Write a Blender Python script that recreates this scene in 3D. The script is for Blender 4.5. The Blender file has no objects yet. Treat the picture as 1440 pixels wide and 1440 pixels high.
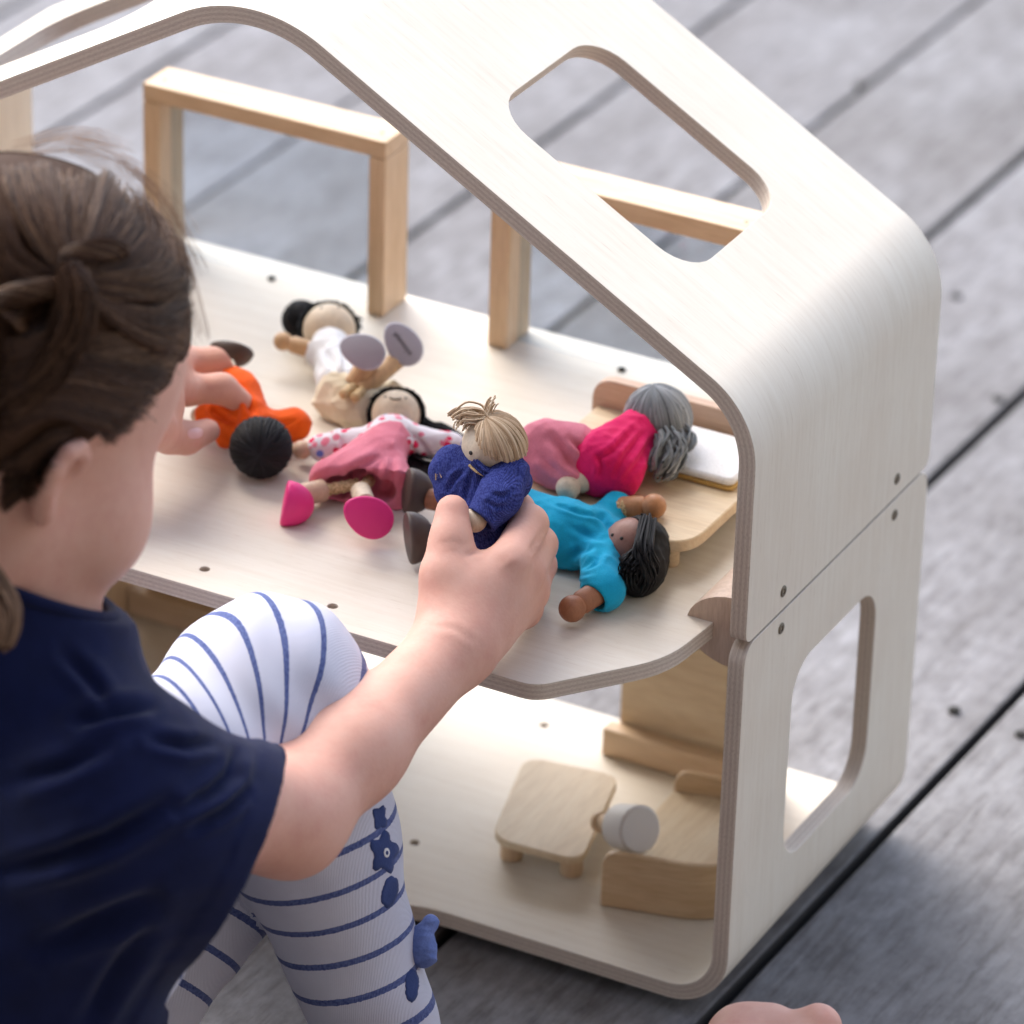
import bpy, bmesh, math, random
import numpy as np
from mathutils import Vector, Matrix, bvhtree

random.seed(7); rng = np.random.default_rng(7)
scene = bpy.context.scene
COL = scene.collection

# ------------------------------------------------------------------ camera
CAM = np.array([0.865, -1.943, 1.4328])
YAW, PITCH, ROLL, FPX = 0.4727, 0.4951, 0.0310, 7098.2
def cam_axes():
    cy, sy, cp, sp = math.cos(YAW), math.sin(YAW), math.cos(PITCH), math.sin(PITCH)
    w = np.array([-sy*cp, cy*cp, -sp]); r0 = np.array([cy, sy, 0.0]); u0 = np.cross(r0, w)
    r = r0*math.cos(ROLL)+u0*math.sin(ROLL); u = -r0*math.sin(ROLL)+u0*math.cos(ROLL)
    return r, u, w
CR, CU, CW = cam_axes()
cd = bpy.data.cameras.new('camera'); cam = bpy.data.objects.new('camera', cd); COL.objects.link(cam)
cam.matrix_world = Matrix(((CR[0], CU[0], -CW[0], CAM[0]), (CR[1], CU[1], -CW[1], CAM[1]), (CR[2], CU[2], -CW[2], CAM[2]), (0, 0, 0, 1)))
cd.sensor_width = 36.0; cd.lens = FPX/1440*36; cd.shift_x = -0.0015; cd.shift_y = -0.0021
cd.clip_start = 0.1; cd.clip_end = 200
cd.dof.use_dof = True; cd.dof.focus_distance = 2.42; cd.dof.aperture_fstop = 7.2
scene.camera = cam

# ------------------------------------------------------------------ light
SUN_EL, SUN_AZ = math.radians(46), math.radians(-62)      # azimuth measured from +Y towards +X: the light comes from behind the house
world = bpy.data.worlds.new('World'); scene.world = world; world.use_nodes = True
wn = world.node_tree.nodes; wl = world.node_tree.links
sky = wn.new('ShaderNodeTexSky'); sky.sky_type = 'NISHITA'; sky.sun_disc = False
sky.sun_elevation = SUN_EL; sky.sun_rotation = SUN_AZ; sky.dust_density = 2.2; sky.air_density = 1.0; sky.ozone_density = 0.6
hs = wn.new('ShaderNodeHueSaturation'); hs.inputs['Saturation'].default_value = 0.82
wl.new(sky.outputs[0], hs.inputs['Color']); wl.new(hs.outputs[0], wn['Background'].inputs['Color'])
wn['Background'].inputs['Strength'].default_value = 0.15
sd = bpy.data.lights.new('sun', 'SUN'); sd.energy = 1.1; sd.angle = math.radians(55); sd.color = (1.0, 0.99, 0.975)
sun = bpy.data.objects.new('sun', sd); COL.objects.link(sun)
sdir = Vector((math.sin(SUN_AZ)*math.cos(SUN_EL), math.cos(SUN_AZ)*math.cos(SUN_EL), math.sin(SUN_EL)))
sun.rotation_euler = sdir.to_track_quat('Z', 'Y').to_euler()
scene.view_settings.view_transform = 'Standard'; scene.view_settings.look = 'None'
scene.view_settings.gamma = 1.0; scene.view_settings.use_curve_mapping = False
scene.view_settings.exposure = 1.73
cy = scene.cycles; cy.max_bounces = 6; cy.diffuse_bounces = 3; cy.glossy_bounces = 2; cy.transmission_bounces = 4; cy.transparent_max_bounces = 8; cy.caustics_reflective = False; cy.caustics_refractive = False

# ------------------------------------------------------------------ point helpers
def ray(px, py):
    return CW + CR*(px-722.16)/FPX - CU*(py-717.0)/FPX
def dep(px, py, d):                       # the point that many metres away along the view axis
    return CAM + ray(px, py)*d
T = 0.0089; ZJ = 0.215; ZF = 0.218; D = 0.2202; XR = -0.279; ZD = -0.008
def on(px, py, z):                        # the point on a level plane
    d = ray(px, py); return CAM + d*((z-CAM[2])/d[2])
def F(px, py, h):                         # h above the upper floor
    return on(px, py, ZF+h)
def nrm(v):
    v = np.asarray(v, float); return v/np.linalg.norm(v)
def frame_from(z, x=None):
    z = nrm(z); x = np.array([1.0, 0, 0]) if x is None else np.asarray(x, float)
    if abs(nrm(x)@z) > .97: x = np.array([0, 1.0, 0])
    x = nrm(x-z*(x@z)); y = np.cross(z, x); return x, y, z

# ------------------------------------------------------------------ materials
def mat(name, color, rough=0.6, build=None, spec=0.35, sss=0):
    m = bpy.data.materials.new(name); m.use_nodes = True; nt = m.node_tree
    b = nt.nodes['Principled BSDF']; b.inputs['Base Color'].default_value = (*color, 1); b.inputs['Roughness'].default_value = rough
    b.inputs['Specular IOR Level'].default_value = spec
    if sss:
        b.inputs['Subsurface Weight'].default_value = sss; b.inputs['Subsurface Radius'].default_value = (.006, .0025, .0015); b.inputs['Subsurface Scale'].default_value = 1.0
    if build: build(nt, b)
    return m
def N(nt, t, **kw):
    n = nt.nodes.new(t)
    for k, v in kw.items(): setattr(n, k, v)
    return n
def coords(nt, scale=(1, 1, 1), rot=(0, 0, 0), out='Object'):
    tc = N(nt, 'ShaderNodeTexCoord'); mp = N(nt, 'ShaderNodeMapping')
    mp.inputs['Scale'].default_value = scale; mp.inputs['Rotation'].default_value = rot
    nt.links.new(tc.outputs[out], mp.inputs['Vector']); return mp.outputs[0]
def noise(nt, vec, scale, detail=4, rough=.55, dist=0):
    n = N(nt, 'ShaderNodeTexNoise'); n.inputs['Scale'].default_value = scale; n.inputs['Detail'].default_value = detail
    n.inputs['Roughness'].default_value = rough; n.inputs['Distortion'].default_value = dist
    nt.links.new(vec, n.inputs['Vector']); return n.outputs['Fac']
def ramp(nt, fac, stops):
    r = N(nt, 'ShaderNodeValToRGB'); e = r.color_ramp.elements
    while len(e) < len(stops): e.new(0.5)
    for q, (p, c) in zip(e, stops): q.position = p; q.color = (*c, 1)
    nt.links.new(fac, r.inputs[0]); return r.outputs[0]
def mixc(nt, fac, a, b, mode='MIX'):
    m = N(nt, 'ShaderNodeMix', data_type='RGBA', blend_type=mode)
    for k, v in ((0, fac), (6, a), (7, b)):
        if isinstance(v, (int, float)): m.inputs[k].default_value = v
        elif isinstance(v, tuple): m.inputs[k].default_value = (*v, 1)
        else: nt.links.new(v, m.inputs[k])
    return m.outputs[2]
def bump(nt, b, h, strength=.3, dist=.001):
    n = N(nt, 'ShaderNodeBump'); n.inputs['Strength'].default_value = strength; n.inputs['Distance'].default_value = dist
    nt.links.new(h, n.inputs['Height']); nt.links.new(n.outputs[0], b.inputs['Normal'])

def ply_face(sc):
    def f(nt, b):
        v = coords(nt, sc, out='UV')
        a = noise(nt, v, 1.0, 6, .6); c = noise(nt, v, 5.0, 3, .6)
        v2 = coords(nt, (9, 9, 9)); g = noise(nt, v2, 1.0, 3)
        c1 = ramp(nt, a, [(.30, (.730, .655, .540)), (.52, (.770, .700, .588)), (.75, (.795, .735, .628))])
        c2 = ramp(nt, c, [(.28, (.86, .82, .79)), (.42, (1, 1, 1))])
        c3 = ramp(nt, g, [(.35, (.95, .92, .90)), (.65, (1.0, 1.0, 1.0))])
        k = noise(nt, coords(nt, (55, 900, 1), out='UV'), 1.0, 2, .5); c4 = ramp(nt, k, [(.22, (.74, .66, .60)), (.30, (1, 1, 1))])
        col = mixc(nt, .8, mixc(nt, 1.0, mixc(nt, .8, c1, c2, 'MULTIPLY'), c3, 'MULTIPLY'), c4, 'MULTIPLY')
        nt.links.new(col, b.inputs['Base Color']); bump(nt, b, c, .10, .0005)
    return f
def ply_edge(nt, b):                       # UV v runs across the plies
    tc = N(nt, 'ShaderNodeTexCoord'); sp = N(nt, 'ShaderNodeSeparateXYZ'); nt.links.new(tc.outputs['UV'], sp.inputs[0])
    mp = N(nt, 'ShaderNodeMapping'); mp.inputs['Scale'].default_value = (18, .25, 1); nt.links.new(tc.outputs['UV'], mp.inputs[0])
    w = noise(nt, mp.outputs[0], 1.0, 4)
    ad = N(nt, 'ShaderNodeMath', operation='MULTIPLY_ADD'); ad.inputs[1].default_value = .10; nt.links.new(w, ad.inputs[0]); nt.links.new(sp.outputs[1], ad.inputs[2])
    cols = [(.70, .62, .53), (.60, .51, .43), (.66, .58, .49), (.57, .48, .405), (.66, .57, .485), (.59, .50, .42), (.69, .61, .52)]
    st = []
    for i, c in enumerate(cols):
        st.append((max(0, i/7+.055), c)); st.append((min(1, (i+1)/7+.045), c))
    c1 = ramp(nt, ad.outputs[0], st)
    mp2 = N(nt, 'ShaderNodeMapping'); mp2.inputs['Scale'].default_value = (500, 22, 1); nt.links.new(tc.outputs['UV'], mp2.inputs[0])
    g = noise(nt, mp2.outputs[0], 1.0, 3)
    c2 = ramp(nt, g, [(.3, (.70, .66, .62)), (.55, (1, 1, 1))])
    nt.links.new(mixc(nt, .75, c1, c2, 'MULTIPLY'), b.inputs['Base Color']); bump(nt, b, g, .35, .0005)
M = {}
M['ply'] = mat('plywood_face', (.76, .66, .53), .55, ply_face((14, 260, 1)))
M['ply_floor'] = mat('plywood_floor_face', (.76, .66, .53), .50, ply_face((14, 240, 1)))
M['ply_edge'] = mat('plywood_edge', (.45, .36, .28), .75, ply_edge)
def wood(c1, c2, c3, sc=(30, 30, 3), rot=(0, 0, 0)):
    def f(nt, b):
        v = coords(nt, sc, rot); a = noise(nt, v, 3.0, 5, .6, .6); c = noise(nt, v, 18.0, 2)
        col = mixc(nt, .6, ramp(nt, a, [(.3, c1), (.5, c2), (.7, c3)]), ramp(nt, c, [(.3, (.82, .78, .74)), (.6, (1, 1, 1))]), 'MULTIPLY')
        nt.links.new(col, b.inputs['Base Color']); bump(nt, b, c, .15, .0005)
    return f
PINE = ((.60, .41, .24), (.70, .51, .33), (.74, .56, .39))
M['pine_v'] = mat('pine_upright', PINE[1], .5, wood(*PINE, (30, 30, 3)))
M['pine_x'] = mat('pine_rail', PINE[1], .5, wood(*PINE, (3, 30, 30)))
BIR = ((.66, .50, .32), (.74, .59, .40), (.78, .65, .46))
M['birch_x'] = mat('birch_board', BIR[1], .5, wood(*BIR, (4, 40, 40)))
M['birch_y'] = mat('birch_plain', BIR[1], .5, wood(*BIR, (40, 4, 40)))
M['rubber'] = mat('rubberwood', (.62, .47, .37), .5, wood((.54, .40, .31), (.62, .47, .37), (.68, .53, .43), (60, 60, 8)))
M['bent'] = mat('bent_veneer', (.60, .38, .19), .45, wood((.58, .39, .22), (.65, .46, .28), (.71, .53, .34), (5, 5, 50)))
M['pinkboard'] = mat('stained_board', (.55, .33, .22), .5, wood((.58, .40, .29), (.64, .455, .34), (.69, .51, .39), (5, 50, 50)))
M['screw'] = mat('bronze_screw', (.16, .13, .09), .35); M['screw'].node_tree.nodes['Principled BSDF'].inputs['Metallic'].default_value = .8
M['dark'] = mat('dark_recess', (.02, .018, .015), .9)
def glassb(nt, b):
    tr = N(nt, 'ShaderNodeBsdfTransparent'); tr.inputs[0].default_value = (.85, .885, .915, 1); gl = N(nt, 'ShaderNodeBsdfGlossy'); gl.inputs['Roughness'].default_value = .03
    mx_ = N(nt, 'ShaderNodeMixShader'); mx_.inputs[0].default_value = .05; nt.links.new(tr.outputs[0], mx_.inputs[1]); nt.links.new(gl.outputs[0], mx_.inputs[2]); nt.links.new(mx_.outputs[0], nt.nodes['Material Output'].inputs['Surface'])
M['glass'] = mat('acrylic_pane', (.90, .95, .97), .02, glassb)
def deckb(nt, b):
    oi = N(nt, 'ShaderNodeObjectInfo')
    tc = N(nt, 'ShaderNodeTexCoord'); off = N(nt, 'ShaderNodeVectorMath', operation='ADD'); sc = N(nt, 'ShaderNodeVectorMath', operation='SCALE')
    sc.inputs[0].default_value = (13, 7, 3); nt.links.new(oi.outputs['Random'], sc.inputs['Scale'])
    nt.links.new(tc.outputs['Object'], off.inputs[0]); nt.links.new(sc.outputs[0], off.inputs[1])
    def mp(s):
        m = N(nt, 'ShaderNodeMapping'); m.inputs['Scale'].default_value = s; nt.links.new(off.outputs[0], m.inputs[0]); return m.outputs[0]
    a = noise(nt, mp((26, 5.0, 26)), 1.0, 8, .68, .4); c = noise(nt, mp((200, 26, 200)), 1.0, 5, .65); g = noise(nt, mp((9, 5, 9)), 1.0, 5, .6); k = noise(nt, mp((90, 55, 90)), 1.0, 4, .7)
    c1 = ramp(nt, a, [(.25, (.165, .158, .154)), (.5, (.214, .209, .208)), (.75, (.268, .265, .268))])
    c2 = ramp(nt, c, [(.30, (.58, .55, .53)), (.50, (.97, .97, .97)), (.75, (1.10, 1.10, 1.10))])
    c3 = ramp(nt, g, [(.30, (.72, .68, .66)), (.65, (1.12, 1.12, 1.14))])
    c4 = ramp(nt, k, [(.30, (.72, .70, .70)), (.6, (1.05, 1.05, 1.05))])
    col = mixc(nt, 1, mixc(nt, .8, mixc(nt, .85, c1, c2, 'MULTIPLY'), c3, 'MULTIPLY'), c4, 'MULTIPLY')
    v = ramp(nt, oi.outputs['Random'], [(0, (.88, .87, .86)), (1, (1.08, 1.08, 1.10))])
    nt.links.new(mixc(nt, 1, col, v, 'MULTIPLY'), b.inputs['Base Color']); bump(nt, b, c, .8, .0015)
M['deck'] = mat('weathered_deck', (.24, .23, .22), .8, deckb)
M['render'] = mat('shade_wall_render', (.30, .28, .26), .9, lambda nt, b: nt.links.new(ramp(nt, noise(nt, coords(nt, (1, 1, 1)), 6, 5), [(.3, (.26, .24, .22)), (.7, (.34, .315, .29))]), b.inputs['Base Color']))
M['deck_side'] = mat('gap_shade_board_edge', (.045, .040, .038), .9)  # shade inside the gaps, painted as a dark colour on the board sides
M['ground'] = mat('dark_soil', (.02, .018, .016), .95)
def skinb(nt, b):
    v = coords(nt, (1, 1, 1)); a = noise(nt, v, 34, 6, .68); c = noise(nt, v, 520, 3)
    col = ramp(nt, a, [(.32, (.64, .325, .25)), (.55, (.70, .395, .305)), (.75, (.72, .435, .345))])
    nt.links.new(col, b.inputs['Base Color']); bump(nt, b, c, .22, .0005)
M['skin'] = mat('skin', (.70, .46, .37), .55, skinb, .3, .14)
M['scalp'] = mat('scalp', (.36, .285, .27), .5)
M['nail'] = mat('fingernail', (.78, .48, .46), .3)
def fabric(c, c2=None, sc=900, rough=.85, bs=.35):
    def f(nt, b):
        v = coords(nt, (1, 1, 1)); a = noise(nt, v, 60, 3); w = noise(nt, v, sc, 2)
        d = c2 or tuple(x*.72 for x in c)
        col = mixc(nt, .5, ramp(nt, a, [(.3, d), (.6, c)]), ramp(nt, w, [(.3, (.75, .75, .75)), (.6, (1, 1, 1))]), 'MULTIPLY')
        nt.links.new(col, b.inputs['Base Color']); bump(nt, b, w, bs, .0006)
        b.inputs['Sheen Weight'].default_value = .08
    return mat('fabric', c, rough, f, .15)
M['navy'] = fabric((.0055, .0095, .050), (.0042, .0072, .038), 1500)
M['pink'] = fabric((.80, .25, .33), (.72, .20, .27), 1500); M['magenta'] = fabric((.86, .018, .16), (.78, .012, .12), 1500)
M['cyan'] = fabric((.012, .42, .68), (.01, .36, .62), 1500); M['orange'] = fabric((.90, .125, .008), (.82, .09, .005), 1500)
M['white'] = fabric((.80, .80, .80), (.74, .75, .78), 1500); M['cream'] = fabric((.78, .69, .52), (.70, .60, .42), 1500)
def denimb(nt, b):
    v = coords(nt, (1, 1, 1), (.3, .5, .2)); w = N(nt, 'ShaderNodeTexWave', wave_type='BANDS'); w.inputs['Scale'].default_value = 420; w.inputs['Distortion'].default_value = 1.5
    nt.links.new(v, w.inputs[0]); n = noise(nt, v, 900, 2)
    col = mixc(nt, .55, ramp(nt, w.outputs['Fac'], [(.25, (.012, .016, .10)), (.75, (.040, .055, .26))]), ramp(nt, n, [(.35, (.015, .022, .13)), (.65, (.085, .11, .36))]))
    nt.links.new(col, b.inputs['Base Color']); bump(nt, b, w.outputs['Fac'], .5, .0006)
M['denim'] = mat('denim', (.04, .06, .3), .85, denimb, .15)
def floralb(nt, b):
    v = coords(nt, (1, 1, 1)); vo = N(nt, 'ShaderNodeTexVoronoi'); vo.inputs['Scale'].default_value = 210; vo.inputs['Randomness'].default_value = 1
    nt.links.new(v, vo.inputs['Vector'])
    lt = N(nt, 'ShaderNodeMath', operation='LESS_THAN'); lt.inputs[1].default_value = .42; nt.links.new(vo.outputs['Distance'], lt.inputs[0])
    sp = N(nt, 'ShaderNodeSeparateColor'); nt.links.new(vo.outputs['Color'], sp.inputs[0])
    pal = N(nt, 'ShaderNodeValToRGB'); pal.color_ramp.interpolation = 'CONSTANT'; e = pal.color_ramp.elements
    for _ in range(3): e.new(.5)
    for q, (p, c) in zip(e, [(0, (.80, .03, .12)), (.42, (.82, .78, .82)), (.58, (.18, .26, .75)), (.68, (.85, .25, .35)), (.85, (.82, .78, .82))]): q.position = p; q.color = (*c, 1)
    nt.links.new(sp.outputs[0], pal.inputs[0])
    nt.links.new(mixc(nt, lt.outputs[0], (.82, .78, .83), pal.outputs[0]), b.inputs['Base Color'])
M['floral'] = mat('floral_cotton', (.8, .78, .82), .85, floralb, .15)
def stripeb(nt, b):
    at = N(nt, 'ShaderNodeAttribute', attribute_name='stripe'); v = coords(nt, (1, 1, 1)); n1 = noise(nt, v, 700, 2); n0 = noise(nt, v, 25, 3)
    m = N(nt, 'ShaderNodeMath', operation='MULTIPLY_ADD'); m.inputs[1].default_value = .05; nt.links.new(n1, m.inputs[0]); nt.links.new(at.outputs['Fac'], m.inputs[2])
    fr = N(nt, 'ShaderNodeMath', operation='FRACT'); nt.links.new(m.outputs[0], fr.inputs[0])
    lt = N(nt, 'ShaderNodeMath', operation='LESS_THAN'); lt.inputs[1].default_value = .17; nt.links.new(fr.outputs[0], lt.inputs[0])
    dk = ramp(nt, n1, [(.3, (.050, .070, .20)), (.7, (.12, .155, .33))]); wt = ramp(nt, n0, [(.3, (.52, .525, .62)), (.65, (.58, .59, .68))])
    nt.links.new(mixc(nt, lt.outputs[0], wt, dk), b.inputs['Base Color'])
    kn = N(nt, 'ShaderNodeTexWave', wave_type='BANDS'); kn.inputs['Scale'].default_value = 350; kn.inputs['Distortion'].default_value = 2; nt.links.new(v, kn.inputs[0])
    bump(nt, b, kn.outputs['Fac'], .25, .0006); b.inputs['Sheen Weight'].default_value = .15
M['stripe'] = mat('striped_jersey', (.7, .7, .8), .9, stripeb, .1)
M['embroid'] = fabric((.045, .07, .20), (.03, .05, .15), 1200)
M['bow'] = fabric((.16, .22, .48), (.10, .15, .38), 900)
def hairb(dark, mid, light):
    def f(nt, b):
        at = N(nt, 'ShaderNodeAttribute', attribute_name='tone')
        nt.links.new(ramp(nt, at.outputs['Fac'], [(0, dark), (.6, mid), (1, light)]), b.inputs['Base Color'])
    return f
M['hair'] = mat('brown_hair', (.06, .035, .022), .48, hairb((.034, .014, .007), (.110, .052, .026), (.34, .20, .115)), .3)
M['haircap'] = mat('brown_hair_base', (.050, .023, .012), .75, None, .15)
M['yarn_blond'] = mat('blond_yarn', (.5, .4, .3), .8, hairb((.40, .26, .15), (.60, .43, .28), (.76, .60, .42)), .2)
M['yarn_black'] = mat('black_yarn', (.01, .01, .012), .7, hairb((.005, .005, .006), (.010, .010, .012), (.022, .022, .026)), .3)
M['yarn_grey'] = mat('grey_yarn', (.3, .32, .33), .8, hairb((.16, .175, .185), (.29, .31, .325), (.46, .48, .50)), .2)
WD = lambda n, c: mat(n, c, .45, wood(tuple(x*.86 for x in c), c, tuple(min(1, x*1.08) for x in c), (120, 120, 30)))
M['pale'] = WD('pale_doll_wood', (.72, .60, .45)); M['tan'] = WD('tan_doll_wood', (.60, .38, .20)); M['brown'] = WD('brown_doll_wood', (.36, .15, .075))
M['ochre'] = WD('ochre_doll_wood', (.52, .25, .12)); M['brownface'] = WD('brown_doll_face', (.33, .17, .13)); M['mid'] = WD('mid_doll_wood', (.66, .46, .32))
M['shoe_brown'] = mat('brown_paint', (.085, .058, .048), .45); M['shoe_pink'] = mat('pink_paint', (.80, .035, .22), .45)
M['shoe_grey'] = mat('grey_paint', (.44, .43, .50), .5); M['ink'] = mat('ink', (.04, .035, .03), .5)
M['rope'] = mat('braided_cord', (.62, .42, .20), .6, lambda nt, b: nt.links.new(ramp(nt, noise(nt, coords(nt, (1, 1, 1)), 900, 2), [(.35, (.34, .19, .07)), (.6, (.74, .55, .30))]), b.inputs['Base Color']))
M['lamp'] = mat('grey_white_paint', (.64, .61, .59), .5)
M['felt'] = fabric((.86, .86, .87), (.80, .80, .82), 700); M['felt_side'] = fabric((.62, .40, .14), (.52, .32, .10), 600)
M['eye_w'] = mat('eye_white', (.8, .8, .8), .2); M['iris'] = mat('iris_brown', (.06, .03, .02), .2)

# ------------------------------------------------------------------ object helpers
def tag(o, label=None, cat=None, group=None, kind=None):
    for k, v in (('label', label), ('category', cat), ('group', group), ('kind', kind)):
        if v: o[k] = v
    return o
def thing(name, label, cat, loc, group=None):
    o = bpy.data.objects.new(name, None); COL.objects.link(o); o.location = [float(x) for x in loc]; o.empty_display_size = .02
    return tag(o, label, cat, group)
WPOS = {}
def world_loc(o):
    v = np.array(o.location[:])
    return v if o.parent is None else v + world_loc(o.parent)
def obj(name, me, mats, parent=None, smooth=True, sharp=None, bevel=None):
    """link a mesh whose vertices are in world metres; shift it into its parent's space"""
    if not isinstance(mats, (list, tuple)): mats = [mats]
    for m in mats: me.materials.append(M[m] if isinstance(m, str) else m)
    o = bpy.data.objects.new(name, me); COL.objects.link(o)
    if smooth:
        me.polygons.foreach_set('use_smooth', [True]*len(me.polygons))
        if sharp: me.set_sharp_from_angle(angle=math.radians(sharp))
    if parent is not None:
        o.parent = parent; off = world_loc(parent); me.transform(Matrix.Translation([-float(x) for x in off]))
    if bevel:
        b = o.modifiers.new('bevel', 'BEVEL'); b.width = bevel; b.segments = 2; b.limit_method = 'ANGLE'; b.angle_limit = math.radians(40); b.harden_normals = False
    return o
def mesh(name, v, f):
    me = bpy.data.meshes.new(name)
    v = np.asarray(v, np.float32)
    if isinstance(f, np.ndarray) and f.ndim == 2 and len(f):
        n, k = f.shape
        me.vertices.add(len(v)); me.vertices.foreach_set('co', v.ravel())
        me.loops.add(n*k); me.loops.foreach_set('vertex_index', f.astype(np.int32).ravel())
        me.polygons.add(n); me.polygons.foreach_set('loop_start', np.arange(0, n*k, k, dtype=np.int32))
        me.update(calc_edges=True); me.validate()
    else:
        me.from_pydata([tuple(map(float, p)) for p in v], [], [tuple(map(int, q)) for q in f]); me.update()
    return me
class MB:
    def __init__(s): s.v = []; s.f = []
    def add(s, v, f):
        o = len(s.v); s.v += [tuple(map(float, p)) for p in v]; s.f += [tuple(i+o for i in q) for q in f]; return s
    def box(s, lo, hi, A=None, c=None):
        x0, y0, z0 = lo; x1, y1, z1 = hi
        v = np.array([(x, y, z) for z in (z0, z1) for x, y in ((x0, y0), (x1, y0), (x1, y1), (x0, y1))], float)
        if A is not None: v = v@np.array(A)+np.array(c)
        return s.add(v, [(3, 2, 1, 0), (4, 5, 6, 7), (0, 1, 5, 4), (1, 2, 6, 5), (2, 3, 7, 6), (3, 0, 4, 7)])
    def tube(s, pts, rad, n=12, cap=True, up=None):
        pts = np.asarray(pts, float); rad = np.broadcast_to(np.asarray(rad, float), (len(pts),)); rings = []
        x = None
        for i, p in enumerate(pts):
            t = nrm(pts[min(i+1, len(pts)-1)]-pts[max(i-1, 0)])
            x, y, _ = frame_from(t, x if x is not None else up)
            rings.append([p+rad[i]*(x*math.cos(a)+y*math.sin(a)) for a in np.linspace(0, 2*math.pi, n, endpoint=False)])
        v = [q for r in rings for q in r]; f = []
        for i in range(len(pts)-1):
            for j in range(n): f.append((i*n+j, i*n+(j+1) % n, (i+1)*n+(j+1) % n, (i+1)*n+j))
        if cap: f.append(tuple(range(n-1, -1, -1))); f.append(tuple((len(pts)-1)*n+j for j in range(n)))
        return s.add(v, f)
    def lathe(s, c, axis, prof, n=24, sx=1, sy=1, x=None):
        """prof: (distance along axis, radius)"""
        X, Y, Z = frame_from(axis, x); c = np.asarray(c, float)
        v = []; f = []
        for (h, r) in prof:
            for a in np.linspace(0, 2*math.pi, n, endpoint=False): v.append(c+Z*h+r*(X*math.cos(a)*sx+Y*math.sin(a)*sy))
        k = len(prof)
        for i in range(k-1):
            for j in range(n): f.append((i*n+j, i*n+(j+1) % n, (i+1)*n+(j+1) % n, (i+1)*n+j))
        f.append(tuple(range(n-1, -1, -1))); f.append(tuple((k-1)*n+j for j in range(n)))
        return s.add(v, f)
    def ball(s, c, r, n=24, A=None):
        c = np.asarray(c, float); r = np.broadcast_to(np.asarray(r, float), (3,)); A = np.eye(3) if A is None else np.array(A)
        m = n//2; v = []; f = []
        for i in range(m+1):
            t = math.pi*(i+.001*(i == 0)-.001*(i == m))/m
            for j in range(n):
                a = 2*math.pi*j/n; q = np.array([math.sin(t)*math.cos(a), math.sin(t)*math.sin(a), math.cos(t)])*r
                v.append(c+q@A)
        for i in range(m):
            for j in range(n): f.append((i*n+j, (i+1)*n+j, (i+1)*n+(j+1) % n, i*n+(j+1) % n))
        return s.add(v, f)
    def build(s, name, m, parent=None, **kw): return obj(name, mesh(name, s.v, s.f), m, parent, **kw)

def rrect(x0, x1, y0, y1, r, n=7):
    """rounded rectangle, counter-clockwise; r: one radius or four (x0y0, x1y0, x1y1, x0y1)"""
    rr = (r,)*4 if isinstance(r, (int, float)) else r; out = []
    for (cx, cy, a0, q) in ((x0, y0, 180, rr[0]), (x1, y0, 270, rr[1]), (x1, y1, 0, rr[2]), (x0, y1, 90, rr[3])):
        sx = 1 if cx == x0 else -1; sy = 1 if cy == y0 else -1
        if q <= 0: out.append((cx, cy)); continue
        for i in range(n+1):
            a = math.radians(a0+90*i/n); out.append((cx+sx*q+q*math.cos(a), cy+sy*q+q*math.sin(a)))
    return out
def circle(cx, cy, r, n=14): return [(cx+r*math.cos(2*math.pi*i/n), cy+r*math.sin(2*math.pi*i/n)) for i in range(n)]
def round_poly(pts, rad, n=6):
    out = []; k = len(pts)
    for i in range(k):
        p = np.array(pts[i], float); a = np.array(pts[i-1], float)-p; b = np.array(pts[(i+1) % k], float)-p; r = rad[i] if isinstance(rad, (list, tuple)) else rad
        if r <= 0: out.append(tuple(p)); continue
        la, lb = np.linalg.norm(a), np.linalg.norm(b); r = min(r, la*.49, lb*.49); A = p+a/la*r; B = p+b/lb*r
        for t in np.linspace(0, 1, n): out.append(tuple((1-t)**2*A+2*t*(1-t)*p+t*t*B))
    return out

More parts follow.
